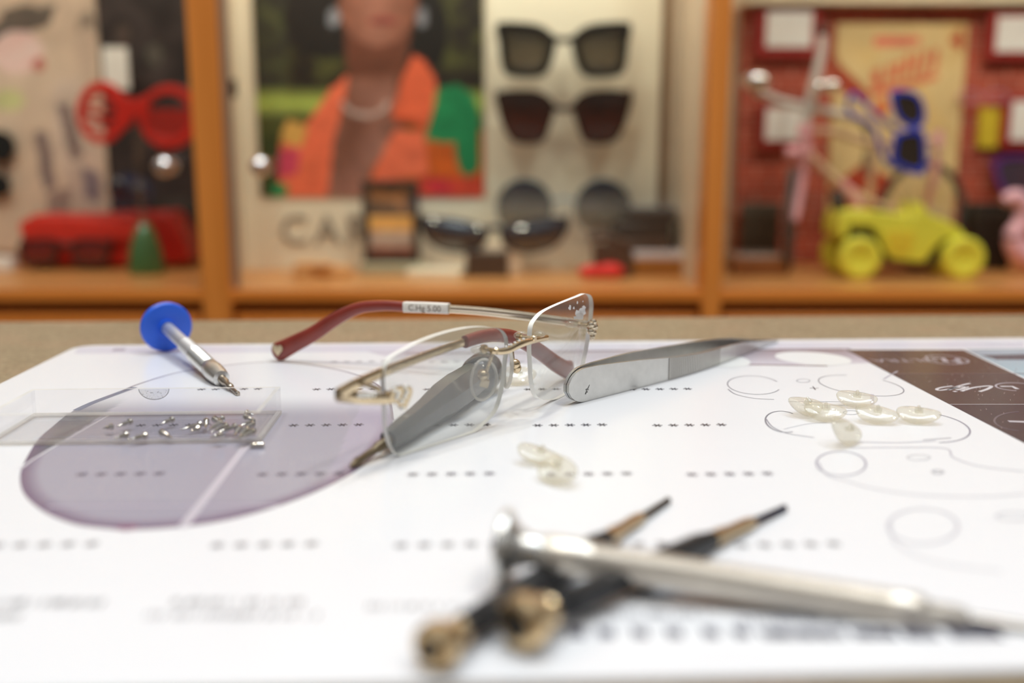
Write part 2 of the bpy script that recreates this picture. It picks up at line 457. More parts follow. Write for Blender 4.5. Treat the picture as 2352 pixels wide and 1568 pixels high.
mline([(2120, 1010), (2185, 1005)], .5, (170, 170, 180)); mline([(1800, 985), (1855, 973), (1900, 970)], .3, (196, 196, 204))
mline([(1960, 1014), (2060, 1016), (2150, 1012)], .5, (196, 194, 206)); oval(1955, 947, 18, 4.5, .35, (186, 186, 194))
oval(1932, 1064, 57, 28, .6, (182, 180, 194), 0, 360, .02)
mline([(1880, 1062), (1900, 1090), (1950, 1106), (2010, 1122), (2110, 1136), (2250, 1140), (2352, 1134)], .55, (204, 202, 212))
mline([(1955, 1028), (2060, 1027), (2170, 1029), (2190, 1050), (2250, 1070), (2352, 1082)], .6, (206, 204, 214))
oval(2110, 1050, 26, 6, .5, (208, 208, 214)); oval(2154, 1083, 11, 4, 1.0, (200, 200, 206))
oval(2120, 1208, 80, 40, .7, (206, 205, 214)); mline([(2045, 1200), (2060, 1250), (2150, 1290), (2300, 1312)], .6, (214, 213, 220)); oval(2330, 1185, 40, 9, .9, (216, 216, 222))
# --- strip of pictures along the back edge
def mpoly(pts, col, z): b.flat([onz(x, y, z) for x, y in pts], col=[fc(c) for c in col] if isinstance(col, list) else fc(col))
mpoly([(180, 797), (2352, 783), (2352, 798), (170, 812)], (226, 224, 236), .02)
mpoly([(840, 806), (1950, 800), (1985, 818), (2010, 833), (1600, 842), (1240, 836), (900, 822)], [(214, 208, 222), (150, 132, 142), (150, 130, 136), (216, 210, 222), (214, 206, 216), (218, 213, 224), (232, 230, 238)], .03)
mline([(930, 812), (1250, 809), (1450, 805), (1940, 802)], 1.2, (128, 100, 92), .05)
mline([(1420, 826), (1700, 836), (1900, 840)], 1.5, (146, 120, 122), .05)
for (cx, cy, rx, ry) in ((1868, 823, 88, 14.5), (1660, 828, 64, 15)):
    mpoly([(cx+rx*math.cos(a*math.pi/20), cy+ry*math.sin(a*math.pi/20)+.07*rx*math.cos(a*math.pi/20)) for a in range(40)], (247, 248, 248), .07)
wordbars(1430, 1640, 795, 3.6, (206, 202, 216), 11); wordbars(2260, 2352, 791, 5, (238, 240, 246), 12); mpoly([(262, 800), (290, 799.5), (285, 806), (256, 806.5)], (188, 182, 196), .05)
# --- dark band with three logo rows
def band(y0, y1, col):
    xl0, xl1 = 1940+(y0-803)*1.928, 1940+(y1-803)*1.928; xr0, xr1 = 2213+(y0-803)*2.1, 2213+(y1-803)*2.1
    mpoly([(xl0, y0), (xr0, y0), (xr1, y1), (xl1, y1)], col, .05)
band(803, 857, (86, 68, 66)); band(857, 928, (78, 66, 70)); band(928, 1120, (66, 57, 68))
mline([(1936, 801), (1975, 820), (2000, 834)], .6, (196, 188, 200), .08, sm=0)
mline([(2045, 857.5), (2400, 857.5)], .9, (120, 104, 106), .08, sm=0); mline([(2180, 928), (2400, 928)], .45, (216, 212, 216), .08, sm=0)
LT = (186, 178, 186)
b.text('ULTRA', onz(2076, 827, .08), -E1, -E2, 8.4, col=fc((176, 164, 172)))
mline([(2130, 818), (2170, 816), (2215, 824), (2222, 832), (2185, 836), (2140, 831), (2130, 824)], .8, LT, .08, True)
mline([(2140, 823), (2165, 822), (2174, 831)], 2.2, LT, .085, sm=0)
mline([(2185, 828), (2212, 832)], 2.0, LT, .085, sm=0); mline([(2198, 823), (2204, 834)], 2.0, LT, .085, sm=0)
WS = (226, 222, 226)
mline([(2188, 886), (2165, 889), (2152, 893), (2158, 896), (2185, 892), (2210, 884), (2228, 880)], 1.1, WS, .085)
mline([(2178, 895), (2195, 890), (2222, 888), (2208, 893), (2196, 895)], 1.2, WS, .085); mline([(2190, 899), (2197, 898)], 1.2, WS, .085, sm=0)
mline([(2208, 898), (2235, 890), (2268, 886), (2277, 887), (2268, 893), (2250, 899)], 1.2, WS, .085)
oval(2335, 888, 48, 9, .7, (190, 182, 190), 90, 330, .05); mline([(2298, 887), (2325, 887), (2337, 893)], 1.5, WS, .085, sm=0)
oval(2352, 967, 68, 22, .6, (108, 98, 108), 100, 260, .02); mline([(2316, 967), (2400, 970)], 2.0, (200, 194, 200), .085, sm=0)
mpoly([(2216, 802), (2400, 800), (2400, 890), (2335, 858)], [(170, 178, 190), (176, 188, 200), (200, 222, 232), (176, 200, 212)], .045)
mpoly([(2252, 815), (2400, 812), (2400, 826), (2290, 826)], (92, 92, 104), .055)
rr = random.Random(5)
for i in range(90):
    y = rr.uniform(810, 985); x = 1940+(y-803)*1.928 + rr.uniform(10, 330)
    if x < 2360: mline([(x, y), (x+rr.uniform(-2, 2), y+rr.uniform(2, 4))], .18, (150, 134, 130), .09, sm=0)
b.build('print', pm, mat, smooth=False, recalc=False)

# =================================================================== BLUE-CAPPED SCREWDRIVER
capc = onz(387, 809); capc.z = 10.4
tip = onz(548, 906, 0.5)
ax = (tip-capc).normalized(); Ls = (tip-capc).length
r = root('precision_screwdriver', 'silver precision screwdriver with round blue plastic cap', 'screwdriver', (capc.x, capc.y, 0))
b = MB(); b.lathe(capc-ax*2.6, ax, [(0, 0.1), (.0, 8.5), (.3, 9.7), (1.0, 10.3), (2.2, 10.3), (2.9, 9.8), (3.1, 9), (3.1, 3.6), (4.6, 3.3), (4.7, .1)], 56)
b.build('cap', M('blue_plastic', fc((36, 98, 226)), .38, 0, .02), r)
b = MB(); prof = [(2.0, 2.5), (22, 2.5)]
for i in range(4): prof += [(26+i*3, 2.55), (26.4+i*3, 3.0), (28+i*3, 3.0), (28.4+i*3, 2.55)]
prof += [(38.2, 2.7), (39, 3.2)]
b.lathe(capc, ax, prof+[(40, 3.2), (40.2, .2)], 32)
b.build('barrel', M('satin_aluminium', (.76, .76, .77), .5, 1, .03), r)
b = MB(); prof = [(40, 2.6)]
for i in range(22): prof += [(40.4+i*.8, 3.3), (40.8+i*.8, 3.05)]
prof += [(58.5, 3.0), (59.2, 3.4), (63.5, 3.6), (68.5, 3.35), (72, 2.9), (72.4, 1.6), (71.6, .2)]
b.lathe(capc, ax, prof, 32); b.build('knurled_grip', silver, r)
b = MB(); b.lathe(capc, ax, [(70.5, 1.5), (76, 1.45), (77.5, 1.0), (80, .95), (80.5, 1.25), (82, 1.2), (82.6, .75), (Ls-1.5, .7), (Ls-1.2, .9), (Ls, .55)], 16)
b.build('blade', M('bit_steel', (.45, .39, .32), .28, 1, .1), r)

# =================================================================== CLEAR TRAY WITH SCREWS
A0 = tom(onz(600, 1016)); A1 = A0 + V((-76, 0)); DEP = 31.5; HT = 8.8; W = 1.3
r = root('acrylic_tray', 'clear acrylic rectangular tray holding tiny screws', 'tray', tuple(frm((A0.x+A1.x)/2, A0.y+DEP/2, 0)))
b = MB()
def mbox(b, x0, x1, y0, y1, z0, z1, m=0):
    b.prism([frm(x0, y0, z0), frm(x1, y0, z0), frm(x1, y1, z0), frm(x0, y1, z0)], (0, 0, z1-z0), m)
def wallbox(name, x0, x1, y0, y1, z0, z1, edges):
    b = MB(); mbox(b, x0, x1, y0, y1, z0, z1); o = b.build(name, [acrylic, acredge], r, smooth=False)
    for p in o.data.polygons:
        nn = p.normal
        k = 'z' if abs(nn.z) > .7 else ('x' if abs(nn.dot(E1)) > .7 else 'y')
        if k in edges: p.material_index = 1
    return o
wallbox('floor_plate', A1.x, A0.x, A0.y, A0.y+DEP, .1, 1.2, 'xy')
wallbox('side_wall', A1.x, A0.x, A0.y, A0.y+W, 1.2, HT, 'z')
wallbox('side_wall', A1.x, A0.x, A0.y+DEP-W, A0.y+DEP, 1.2, HT, 'z')
wallbox('end_wall', A1.x, A1.x+W, A0.y+W, A0.y+DEP-W, 1.2, HT, 'z')
wallbox('end_wall', A0.x-W, A0.x, A0.y+W, A0.y+DEP-W, 1.2, HT, 'z')
# frosted thumb notch in the back wall
b = MB(); nb = A0.y+DEP-W-.06; nc = tom(onpl(353, 889, frm(0, nb, 0), E2)).x
ns = [frm(nc+4.6*math.cos(a*math.pi/16), nb, HT-3.4*math.sin(a*math.pi/16)) for a in range(17)]
b.flat(ns); b.build('thumb_notch', GLASS('etched_acrylic', (.93, .93, .93), .05, .16, (.8, .8, .8)), r, smooth=False)
b = MB(); b.ribbon(ns, .22, nrm=E2); rr = random.Random(3)
for i in range(26):
    a = rr.uniform(.1, 3.0); q = rr.uniform(.35, .95); p = frm(nc+4.6*q*math.cos(a), nb-.05, HT-3.4*q*math.sin(a)); d = E1*rr.uniform(-.7, .7)+V((0, 0, rr.uniform(-.3, .3)))
    b.ribbon([p, p+d], .09, nrm=E2)
b.build('notch_outline', M('etched_line', (.42, .40, .40), .6), r, smooth=False)
# screws
def screw_mesh(L):
    b = MB(); pr = [(0, .2), (0, .8), (.25, 1.0), (.9, 1.0), (1.0, .55), (1.1, .55)]
    t = 1.2
    while t < L*.62: pr += [(t, .70), (t+.25, .46)]; t += .5
    pr += [(L*.64, .5), (L*.66, .34), (L-.6, .26), (L, .06)]
    b.lathe((0, 0, 0), (1, 0, 0), [(d-L/2, q) for d, q in pr], 14)
    return b
scr = [(1045, 447, 930, 475, 'behind the rest, left of the middle of the tray'), (880, 488, 835, 490, 'leftmost'), (1015, 550, 910, 572, 'left'),
       (1170, 555, 1010, 585, ''), (1378, 430, 1275, 455, ''), (1262, 525, 1390, 575, '')]
scrlab = ['tiny silver screw near the back wall, left half of tray', 'shortest tiny screw, leftmost in the clear tray', 'small screw near the front wall, left one of two',
          'small screw near the front wall, right one of two', 'lone screw with head up right, left of the pile', 'lone screw with head to the left, tip to the right']
pile = [(1600, 468, 1435, 500), (1585, 500, 1505, 515), (1640, 435, 1632, 495), (1785, 420, 1690, 430), (1760, 455, 1650, 505), (1815, 475, 1665, 525),
        (1880, 485, 1725, 522), (1770, 550, 1670, 560), (1915, 490, 1850, 560), (1975, 500, 1880, 570), (2030, 520, 1885, 575), (2020, 440, 1910, 470), (2015, 465, 1930, 500),
        (1950, 378, 2020, 384), (1945, 405, 2000, 414), (1700, 425, 1750, 445)]
smesh = {}
def put_screw(h, t, zc, label, group):
    hp, tp = onz(h[0], h[1], zc), onz(t[0], t[1], zc)
    L = max(3.0, min(6.4, (tp-hp).length)); K = round(L*2)/2
    o = bpy.data.objects.new('screw', smesh[K].data) if K in smesh else None
    if o is None:
        b = screw_mesh(K); o = b.build('screw', chrome_s); o.location = (0, 0, 0)
        me = o.data; mz = min(v.co.z for v in me.vertices)
        for v in me.vertices: v.co.z += -1.0*S - mz      # back on its axis
        smesh[K] = o
    else: COL.objects.link(o)
    c = (hp+tp)/2; d = tp-hp
    o.location = V((c.x, c.y, zc))*S; o.rotation_euler = (0, math.atan2(.55, K), math.atan2(d.y, d.x))
    tag(o, label, 'screw', group); return o
chrome_s = M('nickel_screw', (.62, .58, .51), .16, 1, .04)
cv = lambda x, y: (x/3.459, 840+y/3.459)
for (a, c, d, e, _), lb in zip(scr, scrlab): put_screw(cv(a, c), cv(d, e), 2.25, lb, 'screws in the clear tray')
for i, (a, c, d, e) in enumerate(pile):
    put_screw(cv(a, c), cv(d, e), 2.25+(.9 if i % 3 == 1 else 0)+(1.4 if i % 5 == 4 else 0), 'tiny silver screw in the pile at the right end of the tray', 'screws in the clear tray')
# headless barrel nut lying against the tray
p, q = onz(577, 1020.5, .8), onz(609, 1018.5, .8)
b = MB(); d = (q-p).normalized(); LN = (q-p).length; nutsh = frm(0, -1.1)
b.lathe(p+nutsh, d, [(0, .3), (0, .75), (.15, .85), (LN-.15, .85), (LN, .75), (LN, .3), (LN-.5, .25)], 18)
tag(b.build('barrel_nut', chrome_s), 'tiny silver barrel nut on the mat at the front right corner of the tray', 'nut')

# =================================================================== RIMLESS GLASSES
dL = V((-.635, -.773, 0)).normalized(); dR = V((.459, .888, 0)).normalized()
iL = V((-2, 293, 0)); iR = V((5, 303.4, 0))
wL = V((-dL.y, dL.x, 0)); wR = V((dR.y, -dR.x, 0))      # both face right and toward us
gr = root('rimless_glasses', 'rimless gold-trimmed glasses with dark red temple tips and a white price tag', 'glasses', (iL.x, iL.y, 0))
outL = [(880, 848), (893, 822), (923, 803), (967, 781), (1021, 762), (1075, 751), (1118, 750), (1147, 756), (1160, 772), (1163, 794), (1159, 827), (1155, 870), (1147, 913), (1134, 946),
        (1108, 974), (1075, 1000), (1036, 1024), (990, 1040), (945, 1049), (912, 1045), (894, 1022), (884, 985), (881, 935), (879, 885)]
outR = [(1354, 680), (1341, 674), (1322, 681), (1277, 699), (1245, 715), (1229, 730), (1219, 746), (1216, 767), (1215, 803), (1217, 839), (1219, 874), (1226, 904), (1236, 914), (1255, 918), (1277, 915),
        (1300, 904), (1322, 883), (1335, 850), (1343, 815), (1350, 776), (1356, 731), (1358, 700)]
lensglass = GLASS('lens_plastic', (.97, .975, .965), .055, .05, (.93, .93, .91), .012)
lensglass2 = GLASS('lens_plastic_dusty', (.96, .965, .955), .055, .085, (.93, .93, .91), .02)
def make_lens(outl, p0, w, glass, name='lens'):
    o = smooth_path([onpl(x, y, p0, w) for x, y in outl], 5, True)
    for p in o: p.z = max(p.z, .15)
    n = len(o); c = sum(o, V((0, 0, 0)))/n; K = 10; b = MB()
    def surf(off): return [c+(p-c)*(k/K)+w*(1.6*(1-(k/K)**2)+off) for k in range(K+1) for p in o]
    f = []
    for k in range(K):
        for j in range(n): f.append((k*n+j, k*n+(j+1) % n, (k+1)*n+(j+1) % n, (k+1)*n+j))
    b.add(surf(.8), f, 0); b.add(surf(-.8), f, 0)
    b.add([p+w*.8 for p in o]+[p-w*.8 for p in o], [(j, (j+1) % n, n+(j+1) % n, n+j) for j in range(n)], 1)
    return b.build(name, [glass, frost], gr, angle=40, recalc=False)
LL = make_lens(outL, iL, wL, lensglass2); LR = make_lens(outR, iR, wR, lensglass)
LL['label'] = 'near lens, dusty'; LR['label'] = 'far lens with white residue specks'
rr = random.Random(11); b = MB()
for (x, y, rx, ry) in ((1331, 722, 11, 13), (1341, 707, 5, 8), (1338, 716, 8, 9), (1309, 706, 3.5, 6), (1318, 707, 2, 4), (1326, 695, 2, 4), (1322, 729, 5, 4), (1339, 692, 1.2, 2)):
    pts = []
    for a in range(14):
        q = 2*math.pi*a/14; k = rr.uniform(.65, 1.15); pts.append(onpl(x+rx*k*math.cos(q), y+ry*k*math.sin(q), iR+wR*1.75, wR))
    b.flat(pts)
b.build('residue', M('adhesive_residue', (.72, .69, .68), .7), LR, smooth=False)
# --- far temple (open), runs left and away from us
hp = onpl(1357, 746, iR, wR); tp = onz(640, 829)
td = V((tp.x-hp.x, tp.y-hp.y, 0)).normalized(); tn = V((td.y, -td.x, 0))
if tn.y > 0: tn = -tn
T1 = lambda x, y: onpl(x, y, hp, tn)
t1 = root_temple = MB()
arm = [T1(x, y) for x, y in ((1352, 746), (1300, 738), (1230, 729), (1150, 719), (1090, 713), (1030, 709), (1000, 707), (925, 704))]
arm = smooth_path(arm, 5)
b = MB(); b.sweep(arm, (.35, 1.1), 10); b.sweep([p+V((0, 0, 1.05)) for p in arm], (.6, .48), 10); b.sweep([p-V((0, 0, 1.05)) for p in arm], (.6, .48), 10)
far = b.build('temple', palegold, gr); far['label'] = 'open far temple'
red = M('dark_red_acetate', (.24, .030, .018), .34, 0, .15, 120, coat=.25)
rp = smooth_path([T1(x, y) for x, y in ((930, 704), (900, 702), (870, 702), (830, 706), (795, 719), (760, 739), (720, 766), (680, 787), (655, 800), (645, 805))], 5)
b = MB(); b.sweep(rp, [(1.5, 1.9), (1.5, 1.95), (1.5, 2.2), (1.6, 2.6), (1.6, 3.0), (1.5, 3.5), (1.3, 3.9), (1.0, 3.6), (.8, 2.6)], 18, p=2.6)
ee = rp[-1]; dd = (rp[-1]-rp[-4]).normalized()
def paddle(path, secs, extra):
    b = MB(); b.sweep(path, secs, 18, p=2.5); return b
b = MB(); e2 = [ee+dd*x for x in (1.4, 2.6, 3.4, 3.8)]
b.sweep(rp+e2, lerp_list([(1.5, 1.9), (1.5, 1.95), (1.5, 2.2), (1.6, 2.6), (1.6, 3.0), (1.5, 3.5), (1.5, 3.9)], len(rp))+[(1.45, 3.75), (1.3, 3.1), (1.0, 2.1), (.5, .8)], 20, p=2.4)
t1o = b.build('temple_tip', red, far)
hc = T1(643, 801)+tn*1.62; hd = dd; hu = hd.cross(tn)
heart = []
for i in range(32):
    q = 2*math.pi*i/32; x = 16*math.sin(q)**3; y = 13*math.cos(q)-5*math.cos(2*q)-2*math.cos(3*q)-math.cos(4*q)
    heart.append(hc + V((1, 0, 0))*x*.155*.95 + td*0 + V((0, 0, 1))*y*.165)
heart = [p + tn*((hc-p).dot(tn)) for p in heart]
b = MB(); b.prism(heart, tn*.35); b.build('gold_heart', gold, t1o)
tg = [T1(x, y) for x, y in ((929, 704.5), (980, 706), (1031, 708.5))]
b = MB(); b.sweep(tg, (1.75, 1.95), 16, p=5); tgo = b.build('price_tag', M('tag_paper', fc((238, 232, 222)), .7), far)
b = MB(); b.text('C.Hg 5.00', T1(979, 707)+tn*1.85, -td, V((0, 0, 1)), 3.2); b.build('tag_writing', M('tag_ink', (.25, .2, .16), .7), tgo, smooth=False)
# far endpiece and hinge
b = MB(); ep = onpl(1352, 748, iR+wR*2.2, wR)
oe = onpl(1366, 745, iR+wR*2.2, wR)
b.sweep(smooth_path([ep, oe, oe+dR*2.2-wR*1.5, hp+dR*2.8-wR*2.5, arm[1]+tn*0], 4), (.8, 1.5), 12)
b.lathe(ep-wR*3.8, wR, [(0, .2), (0, 1.1), (1.1, 1.1), (1.2, .6), (4, .6)], 14)
b.build('endpiece', gold, far)
b = MB(); fcn = onpl(1361, 752, iR+wR*3.0, wR)
for a in range(5):
    q = 2*math.pi*a/5; b.ball(fcn+dR*2.0*math.cos(q)+V((0, 0, 2.0*math.sin(q))), (1.25, 1.25, 1.25), 10)
b.ball(fcn, 1.3, 10); b.ball(fcn+V((0, 0, -3.2)), (1.0, 1.0, 1.2), 10)
orn = b.build('ornament', palegold, far)
b = MB(); b.ball(onpl(1312, 745, iR-wR*2.2, wR), (2.2, 1.2, 1.2), 12); b.build('clear_sleeve', padmat, far)
# --- near temple (folded behind the lenses)
K0 = onpl(778, 903, V((-43.2, 238.5, 0)), wL); tp2 = onz(1322, 862)
td2 = V((tp2.x-K0.x, tp2.y-K0.y, 0)).normalized(); tn2 = V((td2.y, -td2.x, 0))
if tn2.y > 0: tn2 = -tn2
T2 = lambda x, y: onpl(x, y, K0, tn2)
arm2 = smooth_path([T2(x, y) for x, y in ((784, 901), (810, 886), (850, 867), (900, 846), (960, 823), (1020, 801), (1074, 783))], 5)
b = MB(); b.sweep(arm2, [(.7, 1.65), (.7, 1.45), (.6, 1.25), (.6, 1.25)], 12, p=3)
near = b.build('temple', gold, gr); near['label'] = 'folded near temple'
r2 = smooth_path([T2(x, y) for x, y in ((1068, 785), (1085, 779), (1110, 772), (1140, 769), (1172, 773), (1205, 786), (1240, 808), (1275, 834), (1300, 849))], 5)
r2 = [V((p.x, p.y, max(p.z, 3.2))) for p in r2]
d2 = (r2[-1]-r2[-4]).normalized(); d2.z = max(d2.z, -.05); ext = [r2[-1]+d2*x for x in (2, 4, 5.2, 5.8)]
b = MB(); b.sweep(r2+ext, lerp_list([(1.4, 1.9), (1.5, 2.0), (1.5, 2.2), (1.6, 2.5), (1.6, 2.9), (1.5, 3.2)], len(r2))+[(1.5, 3.2), (1.4, 3.0), (1.0, 2.0), (.5, .8)], 20, p=2.4)
nt_o = b.build('temple_tip', red, near)
# near endpiece: bar from the lens to the hinge corner
eL = onpl(926, 913, iL+wL*2.6, wL)
b = MB(); cL = [eL, onpl(885, 915, iL+wL*2.4, wL), onpl(845, 914, iL+wL*1.6, wL), onpl(808, 911, iL+wL*.3, wL), K0+V((0, 0, -.5)), arm2[1], arm2[4]]
b.sweep(smooth_path(cL, 6), [(.8, 1.2), (.9, 1.5), (1.0, 1.6), (1.0, 1.75), (1.0, 1.7), (.9, 1.6), (.7, 1.5)], 14, p=3)
b.sweep(smooth_path([arm2[7]+tn2*1, onpl(868, 893, iL-wL*2, wL), onpl(893, 905, iL-wL*1.4, wL)], 5), (.6, .7), 10)
b.build('endpiece', gold, near)
b = MB()
for x in (826, 838, 848, 857, 866, 874): b.ball(onpl(x, 907.5, iL+wL*2.2, wL), .75, 10)
b.build('crystal', crystal, near)
b = MB(); oc = onpl(925, 912, iL+wL*3.0, wL)
pts = [onpl(x, y, iL+wL*2.7, wL) for x, y in ((893, 898), (905, 888), (925, 884), (940, 887), (943, 900), (938, 916), (930, 933), (923, 942), (915, 936), (908, 925), (893, 918))]
b.prism(smooth_path(pts, 3, True), wL*.9); orn = b.build('ornament', gold, near, bevel=.25)
b = MB()
for (x, y) in ((931, 888), (906, 895), (915, 902), (923, 921), (924, 938), (934, 900), (912, 912), (930, 910)): b.ball(onpl(x, y, iL+wL*3.8, wL), .62, 10)
b.build('crystal', crystal, orn)
# --- bridge
bl = lambda x, y: onpl(x, y, iL+wL*2.4, wL)
br_ = lambda x, y: onpl(x, y, iR+wR*2.6, wR)
mid = lambda x, y, f: bl(x, y).lerp(br_(x, y), f)
b = MB(); bp = smooth_path([bl(1128, 806), mid(1150, 807, .2), mid(1168, 803, .4), mid(1186, 794, .6), mid(1206, 786, .85), br_(1230, 780), br_(1256, 775)], 6)
b.sweep(bp, [(.7, .8), (.9, .95), (1.0, 1.1), (1.0, 1.15), (1.0, 1.1), (.9, 1.0), (.7, .9)], 14, p=2.6)
bro = b.build('bridge', gold, gr)
b = MB()
for f in (10, 14, 17, 20, 23): b.ball(bp[f]+V((0, 0, 1.05)), .5, 10)
b.build('crystal', crystal, bro)
b = MB(); b.lathe(bl(1137, 805)-wL*5, wL, [(0, .3), (0, 1.3), (1.2, 1.4), (1.3, .7), (5.5, .7), (5.6, 1.1), (6.2, .9)], 14)
b.lathe(br_(1222, 777)-wR*5, wR, [(0, .3), (0, 1.3), (1.2, 1.4), (1.3, .7), (5.5, .7), (5.6, 1.1), (6.2, .9)], 14)
b.build('lens_screw', gold, bro)
b = MB()
b.ball(onpl(1103, 803, iL-wL*3.0, wL), (3.0, 1.6, 1.3), 14); b.ball(onpl(1197, 770, iR-wR*3.2, wR), (2.4, 1.6, 1.4), 14); b.ball(onpl(1238, 768, iR+wR*2.4, wR), (2.0, 1.6, 1.1), 14)
b.build('clear_sleeve', padmat, bro)
# --- nose pads on gold arms
padclear = GLASS('nose_pad_clear', (.95, .95, .95), .06, .10, (.93, .92, .9), .02)
padrim = GLASS('nose_pad_rim', (.9, .88, .84), .08, .55, (.93, .91, .86), .05)
def nosepad(c, nrm, upv, ra, rb, box=True):
    nrm = nrm.normalized(); sd = nrm.cross(upv).normalized(); upv = sd.cross(nrm)
    el = [c + sd*ra*math.cos(2*math.pi*i/40) + upv*rb*math.sin(2*math.pi*i/40)*(1+.12*math.cos(2*math.pi*i/40)) for i in range(40)]
    b = MB(); K = 5
    for sg in (1, -1):
        b.add([c+(p-c)*(k/K)+nrm*sg*(.5+.45*(1-(k/K)**2)) for k in range(K+1) for p in el], [(k*40+j, k*40+(j+1) % 40, (k+1)*40+(j+1) % 40, (k+1)*40+j) for k in range(K) for j in range(40)])
    o = b.build('nose_pad', padclear, gr, recalc=False)
    b = MB(); b.sweep(el, (.42, .62), 8, up=nrm, closed=True); b.build('pad_rim', padrim, o)
    return o, sd, upv
pc = ony(1112, 872, 291.5); po, sd, uv = nosepad(pc, V((.25, -1, .12)), V((.14, 0, 1)), 3.9, 6.1)
b = MB(); b.tube([onpl(1132, 806, iL-wL*2, wL), ony(1128, 822, 291), ony(1120, 845, 292.5), ony(1116, 858, 292.8), ony(1112, 866, 292.6)], .55, 10, sm=5)
b.ball(ony(1110, 862, 292.4), 1.9, 14); b.box(ony(1113, 880, 292.3), (2.6, 1.6, 2.2), Matrix.Rotation(.25, 3, 'Y'))
b.build('pad_arm', gold, po)
pc2 = ony(1167, 846, 302.5); po2, sd, uv = nosepad(pc2, V((-1, -.32, .1)), V((-.18, 0, 1)), 3.7, 6.0)
b = MB(); b.tube([onpl(1212, 784, iR-wR*2, wR), ony(1190, 795, 304.5), ony(1178, 803, 305), ony(1178, 822, 304.5), ony(1182, 836, 304.2)], .55, 10, sm=5)
b.ball(ony(1183, 836, 304), 1.7, 14); b.ball(ony(1186, 845, 304), (1.6, 1.3, 1.7), 12)
b.build('pad_arm', gold, po2)

# =================================================================== SCREWDRIVERS (dark handled, under the glasses; brass capped in front)
near_p = onz(893, 1040); butt = onz(1122, 889)
a0 = V((near_p.x, near_p.y, 3.6)); a1 = V((butt.x, butt.y, 6.9)); ax = (a1-a0).normalized(); L1 = (a1-a0).length
r = root('handled_screwdriver', 'dark grey fat-handled screwdriver lying behind the near lens', 'screwdriver', (a0.x, a0.y, 0))
b = MB(); b.lathe(a0, ax, [(0, .4), (0, 2.6), (1.2, 3.1), (6, 3.3), (7, 3.6), (18, 4.0), (30, 4.9), (38, 5.9), (50, 6.2), (56, 5.9), (L1-15, 5.6), (L1-13.5, 5.2)], 8)
b.build('handle', M('charcoal_handle', (.05, .054, .052), .34, 0, .25, 90, coat=.3), r, angle=25)
b = MB(); b.lathe(a0, ax, [(L1-14, 4.6), (L1-13, 5.6), (L1-10, 6.5), (L1-4, 6.7), (L1-1, 5.8), (L1+.6, 4), (L1+1, 1)], 32)
b.build('swivel_cap', M('black_gloss_cap', (.012, .013, .013), .16, 0, .1), r)
tpx = onz(806, 1070, .9); ax2 = (tpx-a0).normalized(); L2 = (tpx-a0).length
b = MB(); b.lathe(a0-ax2*1, ax2, [(0, 1.5), (6, 1.5), (7, 1.1), (L2-3, 1.0), (L2-2, 1.25), (L2+1, .5)], 12); b.build('blade', M('aged_brass_blade', (.22, .17, .11), .35, 1, .15), r)

def brass_driver(knob, tp_px, zk, rk, label, tipdark):
    k0 = onz(*knob, zk); t0 = onz(*tp_px, .8); ax = (t0-k0).normalized(); L = (t0-k0).length
    r = root('precision_screwdriver', label, 'screwdriver', (k0.x, k0.y, 0), 'black and brass precision screwdrivers')
    b = MB(); b.lathe(k0, ax, [(1.6, .1), (1.5, rk*.34), (.1, rk*.52), (0, rk*.78), (.7, rk*.96), (2.2, rk*1.02), (3.8, rk*.96), (5.2, rk*.78), (6.3, rk*.55), (7, rk*.55), (8, rk*.62), (8.1, .2)], 36)
    b.build('swivel_knob', brass, r)
    b = MB(); b.lathe(k0, ax, [(1.45, .1), (1.45, rk*.40), (.3, rk*.48), (-.1, rk*.5), (-.1, .1)], 24); b.build('knob_recess_shade', M('recess_shade', (.02, .016, .012), .5), r)  # black plug paints the shade inside the hollow knob end
    b = MB(); pr = [(7.5, .2), (7.5, 2.1), (8.5, 2.5)]
    for i in range(3): pr += [(10+i*1.6, 2.5), (10.3+i*1.6, 2.1), (10.9+i*1.6, 2.1), (11.2+i*1.6, 2.5)]
    pr += [(L*.60, 2.45), (L*.66, 1.7), (L*.66, .2)]
    b.lathe(k0, ax, pr, 10); b.build('body', blackmetal, r)
    b = MB(); b.lathe(k0, ax, [(L*.655, .3), (L*.655, 1.75), (L*.70, 1.75), (L*.71, 1.45), (L*.80, 1.45), (L*.835, 1.1), (L*.835, .2)], 20); b.build('collet', M('pale_brass', (.74, .56, .34), .3, 1, .08), r)
    b = MB(); b.lathe(k0, ax, [(L*.82, .8), (L-1.5, .75), (L-1, .85), (L, .35)], 12); b.build('blade', tipdark, r)
brass_driver((985, 1492), (1538, 1146), 4.0, 3.9, 'black and brass screwdriver, its knob nearest the mat front edge', darksteel)
brass_driver((1182, 1436), (1806, 1164), 4.9, 4.7, 'black and brass screwdriver with larger knob, just right of the other', M('blued_steel', (.06, .06, .10), .35, 1, .1))

kc = onz(1148, 1338); kc.z = 11.2; ka = onz(2330, 1490, 0); ka.z = 4.6
kd = ony(1148, 1252, kc.y); kc = V((kd.x, kc.y, kd.z))
endp = onpl(2352, 1444, V((0, 158, 0)), V((0, 1, 0)))
ax = (endp-kc).normalized(); L = (endp-kc).length + 14
r = root('precision_screwdriver', 'long silver precision screwdriver with flared disc end lying across two others', 'screwdriver', (kc.x, kc.y, 0))
b = MB(); b.lathe(kc, ax, [(-.4, .1), (-.4, 5.6), (0, 6.7), (.8, 7.0), (1.6, 6.8), (2.2, 5.4), (3.2, 4.2), (4.5, 3.4), (6.5, 2.9), (8, 2.9), (8.6, 3.4), (9, .2)], 48); b.build('swivel_knob', silver, r)
b = MB(); pr = [(8, .2), (8.2, 2.9), (9, 3.35), (15, 3.4), (17, 3.2)]; t = 17.2
while t < 70: pr += [(t, 3.2), (t+.45, 3.02)]; t += .9
